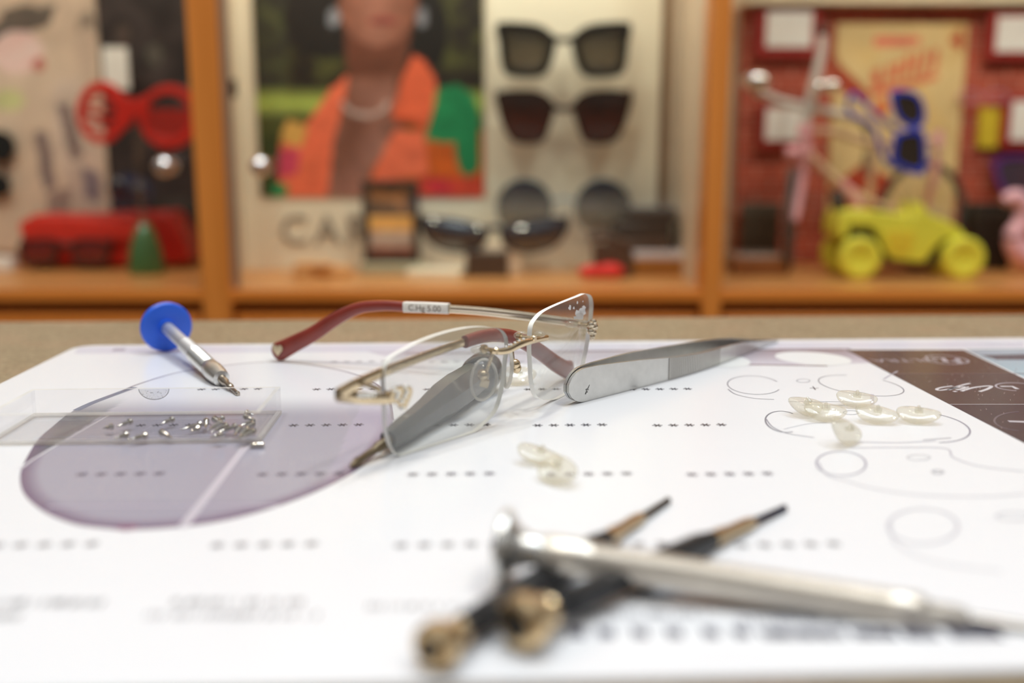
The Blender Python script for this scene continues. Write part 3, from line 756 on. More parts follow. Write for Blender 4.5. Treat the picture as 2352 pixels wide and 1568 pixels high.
pr += [(71, 3.1), (71.2, .2)]
b.lathe(kc, ax, pr, 30); b.build('knurled_body', M('knurled_nickel', (.84, .78, .69), .42, 1, .06, 300), r)
b = MB(); b.lathe(kc, ax, [(70.5, .3), (70.6, 3.0), (72, 3.2), (75, 3.2), (76, 2.6), (77, 2.2), (82, 2.1), (83, 1.5), (83.2, .2)], 28); b.build('collet', M('matte_nickel', (.76, .71, .64), .45, 1, .05), r)
b = MB(); b.lathe(kc, ax, [(82, 1.2), (L+20, 1.1), (L+24, .6)], 14); b.build('blade', M('worn_steel', (.4, .38, .36), .3, 1, .1), r)

# =================================================================== TWEEZERS
q0 = onz(1300, 932); q1 = onz(1782, 786)
sd_ = V((q1.x-q0.x, q1.y-q0.y, 0)); LT_ = sd_.length; sd_.normalize(); nn = V((sd_.y, -sd_.x, 0))   # toward us / right
r = root('tweezers', 'long steel tweezers lying on edge, blunt end touching the far lens', 'tweezers', (q0.x, q0.y, 0))
def hprof(u):      # (bottom, top) of the blade at fraction u
    w = [(0, 11.4), (.1, 11.2), (.25, 9.8), (.4, 7.8), (.5, 6.9), (.7, 5.9), (.76, 5.3), (.86, 3.4), (1, 1.1)]
    for i in range(len(w)-1):
        if w[i][0] <= u <= w[i+1][0]:
            f = (u-w[i][0])/(w[i+1][0]-w[i][0]); h = w[i][1]+(w[i+1][1]-w[i][1])*f
    mid_ = h/2+.12
    if u < .06: h *= math.sqrt(max(.04, 1-(1-u/.06)**2))
    return mid_-h/2, mid_+h/2
def boff(u): return .62 + 4.4*math.sin(math.pi*min(1, max(0, u/.97)))**1.5
def blade(sg):
    b = MB(); NU = 70; vs = []
    for i in range(NU+1):
        u = i/NU; u = u*u*.25+u*.75
        lo_, hi_ = hprof(u); base = V((q0.x, q0.y, 0))+sd_*LT_*u
        lift = 0 if sg > 0 else 1.9*math.sin(math.pi*min(1, u/.97))**1.3
        for dz, do in ((lo_, -.5), (lo_, .5), (hi_, .5), (hi_, -.5)): vs.append(base+nn*(sg*boff(u)+do*(1 if u < .9 else .7))+V((0, 0, dz+lift)))
    fs = []
    for i in range(NU):
        for j in range(4): fs.append((i*4+j, i*4+(j+1) % 4, i*4+4+(j+1) % 4, i*4+4+j))
    fs += [(0, 1, 2, 3), (NU*4+3, NU*4+2, NU*4+1, NU*4)]
    return b.add(vs, fs)
nb_ = blade(1).build('blade', steel, r, angle=30); blade(-1).build('blade', steel, r, angle=30)
b = MB(); gp_ = []
for i in range(31):
    u = .362 + .25*i/30; base = V((q0.x, q0.y, 0))+sd_*LT_*u+nn*(boff(u)+.53); lo_, hi_ = hprof(u); gp_.append((base, lo_+.15, hi_-.15))
b.add([p+V((0, 0, z)) for p, a, c in gp_ for z in (a, c)], [(2*i, 2*i+1, 2*i+3, 2*i+2) for i in range(30)])
b.build('grip_groove_shade', M('groove_shade', (.22, .20, .18), .45, 1, .1), nb_, smooth=False)  # dark sheet under the ribs; groove shade put into its colour
b = MB()
for i in range(31):
    u = .366 + .244*i/30; off = boff(u)+.55
    lo_, hi_ = hprof(u); base = V((q0.x, q0.y, 0))+sd_*LT_*u
    R = Matrix.Rotation(math.atan2(sd_.y, sd_.x), 3, 'Z')
    b.box(base+nn*off+V((0, 0, (lo_+hi_)/2)), (.72, .5, hi_-lo_-.4), R)
b.build('grip_ridges', M('ridge_steel', (.70, .68, .64), .35, 1, .1), nb_, smooth=False)
b = MB(); mk = lambda x, y: onpl(x, y, V((q0.x, q0.y, 0))+nn*2.25, nn)
for pts in (((1349, 906), (1352, 898), (1350, 896), (1355, 892)), ((1354, 893), (1358, 884), (1356, 890)), ((1350, 902), (1354, 900)), ((1351, 896), (1356, 895))):
    b.ribbon([V(mk(x, y)) for x, y in pts], .35, nrm=nn)
mkz = b.v
b2 = MB()
uu = (mk(1354, 895)-V((q0.x, q0.y, 0))).dot(sd_)/LT_
offm = boff(uu)+.5
for i, v in enumerate(b.v):
    d = (v-V((q0.x, q0.y, 0))).dot(nn); b.v[i] = v + nn*(offm-d+.06)
b.build('maker_mark', M('etched_mark', (.2, .19, .18), .6), nb_, smooth=False)

# =================================================================== LOOSE NOSE PADS
def loose_pad():
    r = root('silicone_nose_pad', '', 'nose pad', (0, 0, 0), 'loose clear nose pads on the mat')
    b = MB(); n = 36; K = 6
    el = [V((6.4*math.cos(2*math.pi*i/n), 4.4*math.sin(2*math.pi*i/n)*(1-.18*math.cos(2*math.pi*i/n)), 0)) for i in range(n)]
    prof = [(1, 1.3), (.97, .7), (.86, .25), (.5, .05), (0, 0)]; prof = [(0, 2.6), (.55, 2.5), (.85, 2.15), (.97, 1.7), (1, 1.3), (.97, .8), (.86, .4), (.5, .1), (0, 0)]
    vs = [V((p.x*q, p.y*q, z + .9*(p.x*q/5.9)**2)) for q, z in prof for p in el]
    b.add(vs, [(k*n+j, k*n+(j+1) % n, (k+1)*n+(j+1) % n, (k+1)*n+j) for k in range(len(prof)-1) for j in range(n)])
    b.build('pad', padmat, r)
    b = MB(); b.box((0, 0, 3.1), (2.4, 1.1, 1.7)); b.tube([(0, -1.1, 3.9), (0, 1.1, 3.9)], .55, 10); b.build('stem', GLASS('pad_stem', (.97, .96, .92), .08, .2, (.95, .92, .85), .05), r, bevel=.2)
    return r
pads = [((1845, 950), (.45, .1, .5), 'clear nose pad, leftmost of the cluster on the printed frame drawing'), ((1893, 962), (.4, .05, -.15), 'clear nose pad leaning in the cluster, second from the left'),
        ((1966, 931), (.32, .05, -.3), 'clear nose pad set farthest back in the cluster'), ((2012, 968), (.38, .1, -.35), 'clear nose pad in front of the farthest one, touching it'),
        ((2108, 968), (.3, 0, -.3), 'clear nose pad at the right end, nearest the dark printed band'), ((1930, 1018), (.9, .3, .6), 'clear nose pad nearest us in the right-hand cluster, tipped over'),
        ((1238, 1062), (.15, .25, -.25), 'clear nose pad lying alone in the middle of the mat, stem up'), ((1288, 1105), (.5, .1, -.95), 'clear nose pad propped against the middle one'),
        ((1190, 880), (.6, 0, .2), 'clear nose pad behind the bridge of the glasses')]
lp = None
for (px, rot, lab) in pads:
    p = onz(*px, .15)
    if lp is None: lp = loose_pad(); o = lp; o.location = p*S; o.rotation_euler = rot; o['label'] = lab
    else: o = dup(lp, p, rot, lab)
    # lift a tipped pad so its rim rests on the mat
    M3 = o.rotation_euler.to_matrix(); pm_ = [c for c in lp.children if c.name.startswith('pad')][0]
    mz = min((M3 @ v.co).z for c in lp.children for v in c.data.vertices)
    o.location.z = -mz + .00016

# =================================================================== DISPLAY CABINET
CF = 950.0; SZ = -47.5
wood = WOOD('orange_oak', bc((172, 92, 26)), bc((196, 112, 40)), 'X')
woodv = WOOD('orange_oak_upright', bc((166, 92, 28)), bc((190, 112, 42)), 'Z')
shelfw = WOOD('pale_oak_shelf', bc((154, 98, 46)), bc((172, 118, 64)), 'X', .35)
cab = root('display_cabinet', 'orange oak display cabinet with glass doors behind the counter', 'cabinet', (0, 1060, -940))
CB = 1205.0
b = MB(); b.box2((-900, CF, SZ-11), (900, CB, SZ)); b.build('shelf_board', shelfw, cab, bevel=.6)
b = MB(); b.box2((-900, CF-6, SZ-11.5), (900, CF-.2, SZ+.4)); b.build('shelf_edging', wood, cab, bevel=.8)
def post(px0, px1):
    x0, x1 = ony(px0, 300, CF).x, ony(px1, 300, CF).x
    b = MB(); b.box2((x0, CF-7.5, -940), (x1, CF+26, 430)); b.build('post', woodv, cab, bevel=1); return x0, x1
pA = post(448, 514); pB = post(1622, 1668)
b = MB(); b.box2((pA[1]+.3, CF+1, SZ+.5), (pA[1]+6.5, CF+8, 429)); b.build('door_channel', M('brown_channel', bc((118, 92, 66)), .5), cab)
post(-700, -630); post(2900, 2960)
tan = M('tan_side_panel', bc((172, 150, 118)), .6)
dark = M('dark_back_board', bc((44, 36, 30)), .8)
b = MB(); b.box2((-900, CB, SZ), (900, CB+12, 430)); b.build('back_panel', M('beige_back_board', bc((178, 156, 122)), .7), cab)
for (x0, x1) in ((pA[0]-8.5, pA[0]-4.5), (pB[0], pB[0]+8)):
    b = MB(); b.box2((x0, CF+26.2, SZ+.1), (x1, CB-.1, 430)); b.build('divider', tan, cab)
b = MB(); b.box2((-900, CF-6, 430), (900, CB+12, 446)); b.build('top_board', wood, cab)
b = MB(); b.box2((-900, CF+10, -940), (900, CB, -66)); b.build('base_cupboard', M('shadowed_oak', bc((150, 84, 30)), .5), cab)
xs = [-900, pA[0]-1, pA[1]+1, pB[0]-1, pB[1]+1, 900]
for i in (0, 2, 4):
    b = MB(); b.box2((xs[i]+3, CF-4, -220), (xs[i+1]-3, CF+9.5, -71)); b.build('drawer', wood, cab, bevel=1)
glassp = []
for i, kx in ((0, 377), (2, 597), (4, None)):
    b = MB(); b.box2((xs[i]+.5, CF+9, SZ+1), (xs[i+1]-.5, CF+13, 429)); o = b.build('glass_door', clearglass, cab, smooth=False)
    if kx:
        kp = ony(kx, 382, CF-8); b = MB()
        b.ball(kp, 9.5, 28); b.lathe(kp, (0, 1, 0), [(0, 4), (8, 4), (8.5, 8), (16.8, 8), (16.9, 1)], 24); b.build('knob', M('chrome_knob', (.86, .84, .82), .12, 1, .02), o)
b = MB(); hg = ony(537, 203, CF+2); b.lathe(hg-V((0, 0, 8)), (0, 0, 1), [(0, .5), (0, 3), (16, 3), (16, .5)], 16); b.build('hinge', M('bronze_hinge', (.2, .15, .1), .35, 1), cab)

# ---------- helper shapes for cabinet things
def PX(pts, Y): return [ony(x, y, Y) for x, y in pts]
def shelfY(py): # where the shelf surface is seen at this row
    return onz(1176, py, SZ).y
def paint(name, x0, y0, x1, y1, Y, step, fn, mtl, parent=None, thick=2.0):
    a = ony((x0+x1)/2, y0, Y); c = ony((x0+x1)/2, y1, Y); X0 = ony(x0, (y0+y1)/2, Y).x; X1 = ony(x1, (y0+y1)/2, Y).x
    nx = max(2, int((X1-X0)/step)); nz_ = max(2, int((a.z-c.z)/step)); vs = []; cs = []; fs = []
    for j in range(nz_+1):
        for i in range(nx+1):
            P = V((X0+(X1-X0)*i/nx, Y, c.z+(a.z-c.z)*j/nz_)); vs.append(P); cs.append(fn(*proj(P)))
    for j in range(nz_):
        for i in range(nx): fs.append((j*(nx+1)+i, j*(nx+1)+i+1, (j+1)*(nx+1)+i+1, (j+1)*(nx+1)+i))
    b = MB(); b.add(vs, fs, 0, cs)
    # solid backing
    b.box2((X0, Y+.05, c.z), (X1, Y+thick, a.z), 0, fn((x0+x1)/2, y1-2))
    return b.build(name, mtl, parent, smooth=False, recalc=False)
def layers(base, polys, amp=.10, sc=.02, seed=0.):
    bb = []
    for pl, c in polys:
        xs_ = [p[0] for p in pl]; ys_ = [p[1] for p in pl]; bb.append((min(xs_), max(xs_), min(ys_), max(ys_), pl, c))
    def fn(x, y):
        c = base(x, y) if callable(base) else base
        for (x0, x1, y0, y1, pl, cc) in bb:
            if x0 <= x <= x1 and y0 <= y <= y1 and inpoly(x, y, pl): c = cc(x, y) if callable(cc) else cc
        k = 1+amp*noise.noise(V((x*sc, y*sc, seed)))
        return bc(tuple(max(0, min(255, v*k)) for v in c))
    return fn
def ell(cx, cy, rx, ry, n=24): return [(cx+rx*math.cos(2*math.pi*i/n), cy+ry*math.sin(2*math.pi*i/n)) for i in range(n)]
printmat = MCOL('photo_print', .5, .3)

def eyewear(name, label, cx, halfL, Y, frame_m, lens_m, rim, bridge, depth=4., group=None, thin=False, tback=26., sag=1.8):
    """front view sunglasses: halfL is the outline of the left lens (px); mirrored about cx"""
    allp = [p for p in halfL]
    P0 = PX(halfL, Y); low = min(p.z for p in P0); c0 = ony(cx, halfL[0][1], Y)
    r = root(name, label, 'sunglasses', (c0.x, Y, low), group)
    fr = MB(); cnt = 0
    for sg in (1, -1):
        pts = PX([(cx+sg*(x-cx), y) for x, y in halfL], Y)
        o = smooth_path(pts, 4, True); c = sum(o, V((0, 0, 0)))/len(o)
        inn = [c+(p-c)*(1-rim/max(6., (p-c).length)) for p in o]
        fr.ringprism(o, inn, (0, depth, 0))
        lb = MB(); n = len(inn); K = 6
        lb.add([c+(p-c)*(k/K)+V((0, 1.2-sag*(1-(k/K)**2), 0)) for k in range(K+1) for p in inn], [(k*n+j, k*n+(j+1) % n, (k+1)*n+(j+1) % n, (k+1)*n+j) for k in range(K) for j in range(n)])
        lb.build('lens', lens_m, r)
        xo = max(o, key=lambda p: abs(p.x-c0.x)); zt = max(p.z for p in o)
        tb = MB(); q = V((xo.x - sg*0 - (2 if xo.x > c0.x else -2), Y+depth-.5, xo.z*.3+zt*.7))
        tb.box(q+V((0, tback/2, 0)), (2.6, tback, 5 if not thin else 2.)); tb.build('temple', frame_m, r, bevel=.5)
    bp = PX(bridge, Y+depth/2); fr.sweep(smooth_path(bp, 4), (depth*.45, 1.5 if thin else 3.3), 10, up=V((0, 0, 1)))
    fr.build('frame', frame_m, r, bevel=.5)
    return r

# ---------- middle compartment: white display with portrait print, letters and three sunglasses
DY = 1112.0
wd = root('white_display_board', 'white display board with portrait poster and raised letters, middle cabinet', 'display board', (0, DY+8, SZ))
cream = M('cream_board', bc((186, 172, 140)), .55, 0, .015, 10)
xl_, xr_ = pA[0]-3.5, ony(1122, 300, DY).x
b = MB(); b.box2((xl_, DY, SZ), (xr_, DY+14, 330)); b.build('board', cream, wd, bevel=.6)
b = MB()
for ch, x, y, sz in (('C', 676, 532, 46), ('A', 752, 532, 46), ('R', 822, 532, 46)):
    b.text(ch, ony(x, y, DY-1.2), (1, 0, 0), (0, 0, 1), sz, thick=2)
b.build('lettering', M('taupe_letters', bc((112, 102, 84)), .5), wd, smooth=False)
xc0, xc1 = ony(1120, 300, DY-10).x, ony(1530, 300, DY-10).x
col_ = root('sunglasses_column', 'tall white column holding three pairs of sunglasses', 'display stand', ((xc0+xc1)/2, DY-2, SZ))
b = MB(); b.box2((xc0, DY-8, SZ), (xc1-7, DY+16, 330)); b.build('column_front', cream, col_, bevel=.8)
b = MB(); b.box2((xc1-6.9, DY-9, SZ), (xc1, DY+16, 330)); b.build('edge_strip', M('brown_edge_strip', bc((86, 56, 28)), .5), col_)
xf1 = pB[0]+9; b = MB(); b.box2((xc1+.5, DY+2, SZ), (xf1-9, DY+8, 430)); b.build('added_gap_filler', tan, cab)  # added board in the gap, standing in for the lit back panel
# portrait print (flat poster)
def green(x, y):
    n = noise.noise(V((x*.018, y*.018, 3)))+.5*noise.noise(V((x*.05, y*.05, 8)))
    c = mixc((30, 24, 18), (62, 60, 28), max(0, min(1, .35+n)))
    if 660 > x: c = mixc(c, (46, 50, 42), .35)
    if 200 < y < 272: c = mixc(c, (140, 150, 62), (1-abs(y-236)/36)**.5*.95)
    if y >= 272: c = mixc(c, (66, 70, 26), .7)
    return c
skin = lambda x, y: mixc((86, 50, 34), (126, 84, 66), max(0, min(1, .5+.8*noise.noise(V((x*.012, y*.012, 1)))+(y-250)/500)))
face = lambda x, y: mixc((126, 80, 60), (92, 52, 34), max(0, min(1, abs(x-862)/110)))
jac = (178, 76, 44); jac2 = (188, 86, 54)
polys = [(ell(745, 40, 95, 95), (26, 22, 18)), (ell(960, 70, 70, 110), (22, 18, 14)),
         ([(790, 60), (945, 60), (925, 200), (905, 330), (760, 330), (800, 200)], (84, 46, 30)),
         (ell(868, 10, 92, 96), face), ([(780, -20), (955, -20), (940, 60), (905, 98), (868, 108), (830, 98), (795, 60)], face),
         (ell(880, 48, 34, 10), (112, 52, 42)), (ell(880, 52, 40, 3, 12), (84, 38, 30)), (ell(766, 40, 14, 22), (104, 102, 98)), (ell(970, 40, 13, 24), (92, 88, 84)),
         ([(800, 180), (905, 170), (930, 300), (860, 460), (750, 460), (770, 260)], skin),
         ([(800, 170), (760, 205), (700, 290), (645, 320), (640, 460), (752, 460), (764, 330), (790, 230)], jac2),
         ([(700, 285), (660, 275), (640, 325), (690, 338), (706, 300)], (172, 128, 60)), ([(640, 340), (690, 340), (682, 400), (630, 410)], (158, 52, 66)),
         ([(585, 310), (645, 310), (632, 455), (585, 455)], (44, 50, 22)), ([(622, 420), (664, 425), (655, 458), (622, 458)], (22, 110, 60)),
         ([(905, 330), (990, 290), (1110, 300), (1110, 450), (830, 450), (860, 380)], (160, 70, 22)),
         ([(905, 300), (975, 300), (985, 400), (850, 420), (870, 370)], jac2), ([(950, 125), (975, 140), (1003, 185), (990, 290), (900, 262), (920, 190)], jac),
         ([(900, 262), (990, 290), (980, 300), (905, 275)], (150, 52, 22)),
         ([(1010, 200), (1050, 195), (1085, 215), (1102, 260), (1100, 390), (1070, 408), (1050, 380), (1045, 330), (975, 322)], (26, 98, 54)), ([(975, 322), (1000, 260), (1012, 200), (1060, 300)], (26, 98, 54)),
         ([(965, 405), (1110, 410), (1110, 455), (960, 450)], (166, 54, 34)), ([(970, 420), (1010, 405), (1050, 440), (1000, 450)], (170, 42, 44))]
for i in range(13):
    a = math.radians(20+140*i/12); polys.append((ell(840-55*math.cos(a), 222+42*math.sin(a), 6, 6, 10), (156, 132, 114)))
po = paint('portrait_poster', 588, -25, 1112, 452, DY-2.2, 2.2, layers(green, polys, .12, .03), printmat, None, 2.0)
tag(po, 'poster of a person in an orange and green jacket with a bead necklace', 'poster')
cs_ = lambda L: [(1050+x/2.063, y/2.063) for x, y in L]
blackf = M('black_acetate', (.012, .011, .010), .28, 0, .1)
sg_lens = GLASS('smoke_gradient_lens', (.3, .28, .25), .05, .04, (.3, .27, .24), .03, ((.21, .18, .145), (.035, .03, .026)))
sg_red = GLASS('wine_gradient_lens', (.2, .1, .1), .07, .05, (.25, .15, .13), .03, ((.14, .035, .03), (.05, .03, .03)))
sg_blue = GLASS('blue_gradient_lens', (.3, .3, .4), .05, .04, (.4, .4, .45), .03, ((.55, .53, .50), (.03, .035, .085)))
eyewear('sunglasses', 'black cat-eye sunglasses with grey gradient lenses, top of the column', 1295, cs_([(190, 112), (300, 105), (400, 122), (462, 172), (470, 205), (440, 320), (385, 365), (260, 362), (212, 320), (196, 200)]),
        DY-44, blackf, sg_lens, 9.5, [(1262, 86), (1295, 92), (1328, 86)], 6, 'sunglasses on the white column', False, 30)
tort = M('dark_tortoise_acetate', (.03, .014, .010), .25, 0, .4, 80)
eyewear('sunglasses', 'dark tortoise cat-eye sunglasses with reddish lenses, middle of the column', 1295, cs_([(186, 440), (300, 425), (400, 437), (462, 495), (440, 600), (398, 675), (275, 675), (220, 605), (192, 510)]),
        DY-44, tort, sg_red, 4.5, [(1266, 246), (1295, 250), (1324, 246)], 5, 'sunglasses on the white column', False, 31)
eyewear('sunglasses', 'round thin-framed sunglasses with blue gradient lenses, bottom of the column', 1295, [(1205+66*math.cos(a*math.pi/8), 476+66*math.sin(a*math.pi/8)) for a in range(16)],
        DY-44, M('teal_wire_frame', bc((110, 120, 110)), .3, .6), sg_blue, 1.4, [(1268, 462), (1295, 456), (1322, 462)], 2.5, 'sunglasses on the white column', True, 34)
# small framed picture standing on the shelf
FY = 1072.0
def pic(x, y):
    t = (y-430)/150
    c = mixc((96, 66, 42), (74, 58, 44), t*2) if t < .45 else ((196, 140, 72) if t < .66 else (150, 124, 100))
    if t > .92: c = (110, 44, 24)
    if t < .42 and noise.noise(V((x*.03, y*.03, 4))) > .1: c = (132, 86, 48)
    return c
fx0, fx1 = ony(832, 510, FY).x, ony(962, 510, FY).x; fz = ony(890, 415, FY).z; RZ = ony(890, 603, FY).z
fr = root('picture_frame', 'small dark framed picture standing in front of the poster', 'picture frame', ((fx0+fx1)/2, FY+6, RZ))
b = MB(); b.ringprism([V((fx0, FY, RZ)), V((fx1, FY, RZ)), V((fx1, FY, fz)), V((fx0, FY, fz))], [V((fx0+7, FY, RZ+9)), V((fx1-7, FY, RZ+9)), V((fx1-7, FY, fz-7)), V((fx0+7, FY, fz-7))], (0, 12, 0))
b.build('frame', M('dark_bronze_frame', bc((52, 42, 32)), .4), fr, smooth=False, bevel=.8)
paint('picture', 846, 428, 950, 592, FY+3, 2, layers(pic, [], .15, .04), printmat, fr, 6)
# black wraparound sunglasses on a small tan stand
KY = 1078.0
glos = M('black_mirror_lens', (.03, .032, .045), .06, 0, .1, spec=1., coat=1.)
silverblack = M('gunmetal_frame', (.06, .06, .07), .25, .3, .1)
tag(eyewear('sunglasses', 'glossy black sunglasses resting on a tan stand in front of the column', 1135, [(965, 502), (1030, 500), (1090, 512), (1122, 530), (1112, 562), (1070, 582), (1010, 574), (975, 545)],
        KY-18, silverblack, glos, 3, [(1112, 526), (1135, 522), (1158, 526)], 5, None, False, 60, 5.5), 'glossy black sunglasses resting on a tan stand in front of the column', 'sunglasses')
b = MB(); z1 = ony(1135, 560, KY).z
b.prism([V((ony(1065, 600, KY).x, KY-16, SZ)), V((ony(1200, 600, KY).x, KY-16, SZ)), V((ony(1185, 600, KY).x, KY-16, z1)), V((ony(1090, 600, KY).x, KY-16, z1))], (0, 46, 0))
tag(b.build('display_stand', M('tan_stand', bc((186, 160, 124)), .5), bevel=2), 'low tan stand under the glossy black sunglasses', 'stand')
b = MB(); bY = shelfY(636); x0, x1 = ony(1070, 600, bY).x, ony(1168, 600, bY).x; z1 = ony(1118, 580, bY).z
b.box2((x0, bY, SZ), (x1, bY+20, z1)); tag(b.build('wooden_block', M('dark_brown_block', bc((60, 44, 32)), .4), bevel=1.5), 'dark brown block in front of the tan stand', 'block')
# flat pieces on the shelf
bY = shelfY(640)
b = MB(); b.box((ony(735, 620, bY).x, bY+14, SZ+6), (60, 26, 12), Matrix.Rotation(.2, 3, 'Z')); b.box((ony(720, 620, bY).x, bY+6, SZ+14), (38, 20, 5), Matrix.Rotation(-.2, 3, 'Z'))
tag(b.build('wooden_glasses_case', M('honey_wood_case', bc((172, 126, 74)), .4), bevel=2), 'honey-coloured low case on the shelf below the letters', 'case')
b = MB(); b.box((ony(1000, 620, bY).x, bY+16, SZ+4.5), (56, 40, 9), Matrix.Rotation(-.15, 3, 'Z')); tag(b.build('paper_packet', M('pale_packet', bc((196, 176, 140)), .6), bevel=1), 'pale packet lying in front of the black sunglasses stand, left of the brown block', 'packet')
b = MB(); b.box2((fx0-2, FY-14, SZ), (fx1+8, FY+18, RZ-.1)); tag(b.build('flat_box', M('pale_green_box', bc((138, 128, 96)), .6), bevel=1), 'pale greenish flat box under the small picture frame', 'box')
# right end: wooden box with glass slab, dark case stack, red pouch
bY = shelfY(634); x0, x1 = ony(1452, 610, bY).x, ony(1600, 610, bY).x; z1 = ony(1530, 596, bY).z
b = MB(); b.box2((x0, bY, SZ), (x1, bY+55, z1)); tag(b.build('wooden_plinth', M('brown_plinth_left', bc((132, 82, 32)), .5), bevel=1), 'brown wooden plinth under the glass slab, left of the right post', 'plinth')
b = MB(); zt = ony(1530, 576, bY).z; b.box2((x0+1, bY+1, z1+.1), (x1-2, bY+54, zt)); tag(b.build('glass_slab', M('frosted_glass_slab', bc((178, 168, 156)), .15, 0, .02, coat=1), bevel=1.2), 'frosted glass slab lying on the brown plinth', 'slab')
dk = M('dark_leather', bc((50, 40, 32)), .4)
dk2 = M('brown_leather', bc((66, 46, 32)), .45)
cY = bY+6; cx_ = ony(1450, 530, cY).x
def slabcase(px0, px1, y0, y1, Y, d, m, name, lab, rot=0.):
    a, c = ony(px0, y0, Y), ony(px1, y1, Y); b = MB()
    b.box(((a.x+c.x)/2, Y+d/2, (a.z+c.z)/2), (c.x-a.x, d, a.z-c.z), Matrix.Rotation(rot, 3, 'Z')); return tag(b.build(name, m, bevel=3), lab, 'case')
slabcase(1400, 1545, 548, 575.5, cY, 44, dk2, 'glasses_case', 'brown leather glasses case, lowest of the dark stack on the glass slab')
slabcase(1412, 1540, 512, 547.5, cY+2, 42, dk, 'glasses_case', 'near-black glasses case, middle of the dark stack', .04)
slabcase(1440, 1556, 478, 511.5, cY+3, 40, dk, 'glasses_case', 'near-black glasses case, top of the dark stack', -.06)
b = MB(); fold = smooth_path(PX([(1352, 548), (1390, 540), (1420, 552), (1440, 560)], cY-18), 5); b.sweep(fold, (3, 4.5), 10); 
p_ = ony(1395, 560, cY-18); b.box2((p_.x-14, cY-20, SZ), (p_.x+26, cY-2, p_.z)); tag(b.build('leather_pouch', dk2, bevel=1.5), 'dark brown soft pouch left of the case stack', 'pouch')
rY = shelfY(642); b = MB(); rx = ony(1383, 618, rY).x
b.ball((rx-10, rY+12, SZ+7), (14, 11, 7), 20); b.ball((rx+9, rY+12, SZ+8), (15, 11, 8), 20); tag(b.build('red_pouch', M('red_cloth', bc((180, 34, 26)), .5)), 'small red pouch on the shelf left of the brown plinth', 'pouch')

# ---------- left compartment
LY = 1190.0
tanp = (174, 150, 120)
polys = [([(-20, 60), (60, 20), (130, 10), (110, 60), (40, 80), (-20, 100)], (78, 68, 56)), (ell(60, 40, 60, 28), (88, 76, 62)), (ell(200, 60, 22, 32), (120, 104, 84)),
         (ell(40, 120, 60, 50), (196, 160, 140)), (ell(90, 148, 14, 15), (150, 70, 56)), (ell(20, 230, 36, 26), (166, 160, 104)), ([(120, 190), (190, 180), (235, 300), (235, 480), (180, 500), (120, 330)], (172, 150, 124)),
         ([(130, 240), (160, 235), (190, 360), (165, 370)], (106, 88, 78)), ([(78, 300), (110, 305), (130, 430), (100, 440)], (108, 90, 80)), ([(190, 380), (232, 400), (230, 470), (190, 450)], (110, 96, 92)),
         ([(110, 440), (165, 430), (160, 490), (110, 490)], (128, 106, 90)), (ell(200, 120, 24, 60), (168, 144, 116))]
po = paint('illustrated_print', -60, -30, 238, 575, LY-3, 2.6, layers(tanp, polys, .08, .02), printmat, None, 2.5)
tag(po, 'beige print of a drawn figure against the left cabinet back', 'print')

def darkp(x, y):
    n = noise.noise(V((x*.02, y*.02, 2)))
    c = mixc((36, 29, 25), (56, 46, 40), max(0, min(1, .5+n)))
    if ((x-300)/50)**2+((y-445)/45)**2 < 1: c = (50, 50, 66)
    if ((x-355)/18)**2+((y-125)/26)**2 < 1: c = (72, 66, 54)
    if ((x-280)/22)**2+((y-80)/26)**2 < 1: c = (70, 56, 46)
    return c
po = paint('dark_photo_panel', 239, -30, 462, 600, LY-2, 4, layers(darkp, [], .1, .02), printmat, None, 2)
tag(po, 'dark photo panel at the back of the left cabinet, beside the beige print', 'panel')
b = MB(); b.box2(tuple(ony(240, 205, LY-30)), (ony(298, 205, LY-30).x, LY-28.8, ony(240, 108, LY-30).z)); 
o = b.build('hanging_card', M('white_card', bc((190, 180, 158)), .6)); tag(o, 'white card behind the bridge of the big red glasses', 'card')
b = MB()
# big red novelty glasses held on a stem
RY = 1075.0; redpl = M('red_plastic', bc((168, 30, 18)), .35, 0, .08)
rg = root('novelty_glasses', 'oversized red novelty glasses on a thin stem', 'glasses', tuple(ony(312, 340, RY)))
b = MB()
def ringpx(outp, innp, d=6):
    o = smooth_path(PX(outp, RY), 4, True); i_ = smooth_path(PX(innp, RY), 4, True); b.ringprism(o, i_, (0, d, 0))
eo = lambda cx, cy, rx, ry: [(cx+rx*math.cos(a*math.pi/8), cy+ry*math.sin(a*math.pi/8)) for a in range(16)]
ringpx(eo(232, 258, 58, 72), eo(228, 262, 38, 48)); ringpx(eo(388, 268, 70, 74), eo(384, 266, 52, 50))
b.prism(smooth_path(PX([(272, 222), (310, 228), (335, 220), (340, 270), (318, 280), (310, 262), (296, 290), (278, 290)], RY+.5), 3, True), (0, 5, 0))
b.build('frame', redpl, rg, bevel=1)
b = MB()
for yy in (236, 262, 286): b.prism(PX([(192, yy-5), (268, yy-2), (268, yy+7), (192, yy+4)], RY+2), (0, 3, 0))
b.build('slat', redpl, rg)
rl = MB(); rl.prism(smooth_path(PX([(334, 254), (384, 250), (436, 254), (432, 290), (400, 316), (360, 312), (334, 290)], RY+2), 3, True), (0, 3, 0)); rl.build('lens', M('translucent_red', bc((140, 36, 26)), .2, 0, .1), rg)
for x in (186, 440):
    b = MB(); q = ony(x, 255, RY+6); b.sweep(smooth_path([q, q+V((0, 20, 0)), q+V((0, 50, -4)), q+V((0, 62, -14))], 4), (2, 4), 10); b.build('temple', redpl, rg)
gY = shelfY(631); gp = ony(336, 600, gY+14); 
st = root('glasses_stand', 'green cone-shaped stand with thin clear stem under the red novelty glasses', 'stand', (gp.x, gY+14, SZ))
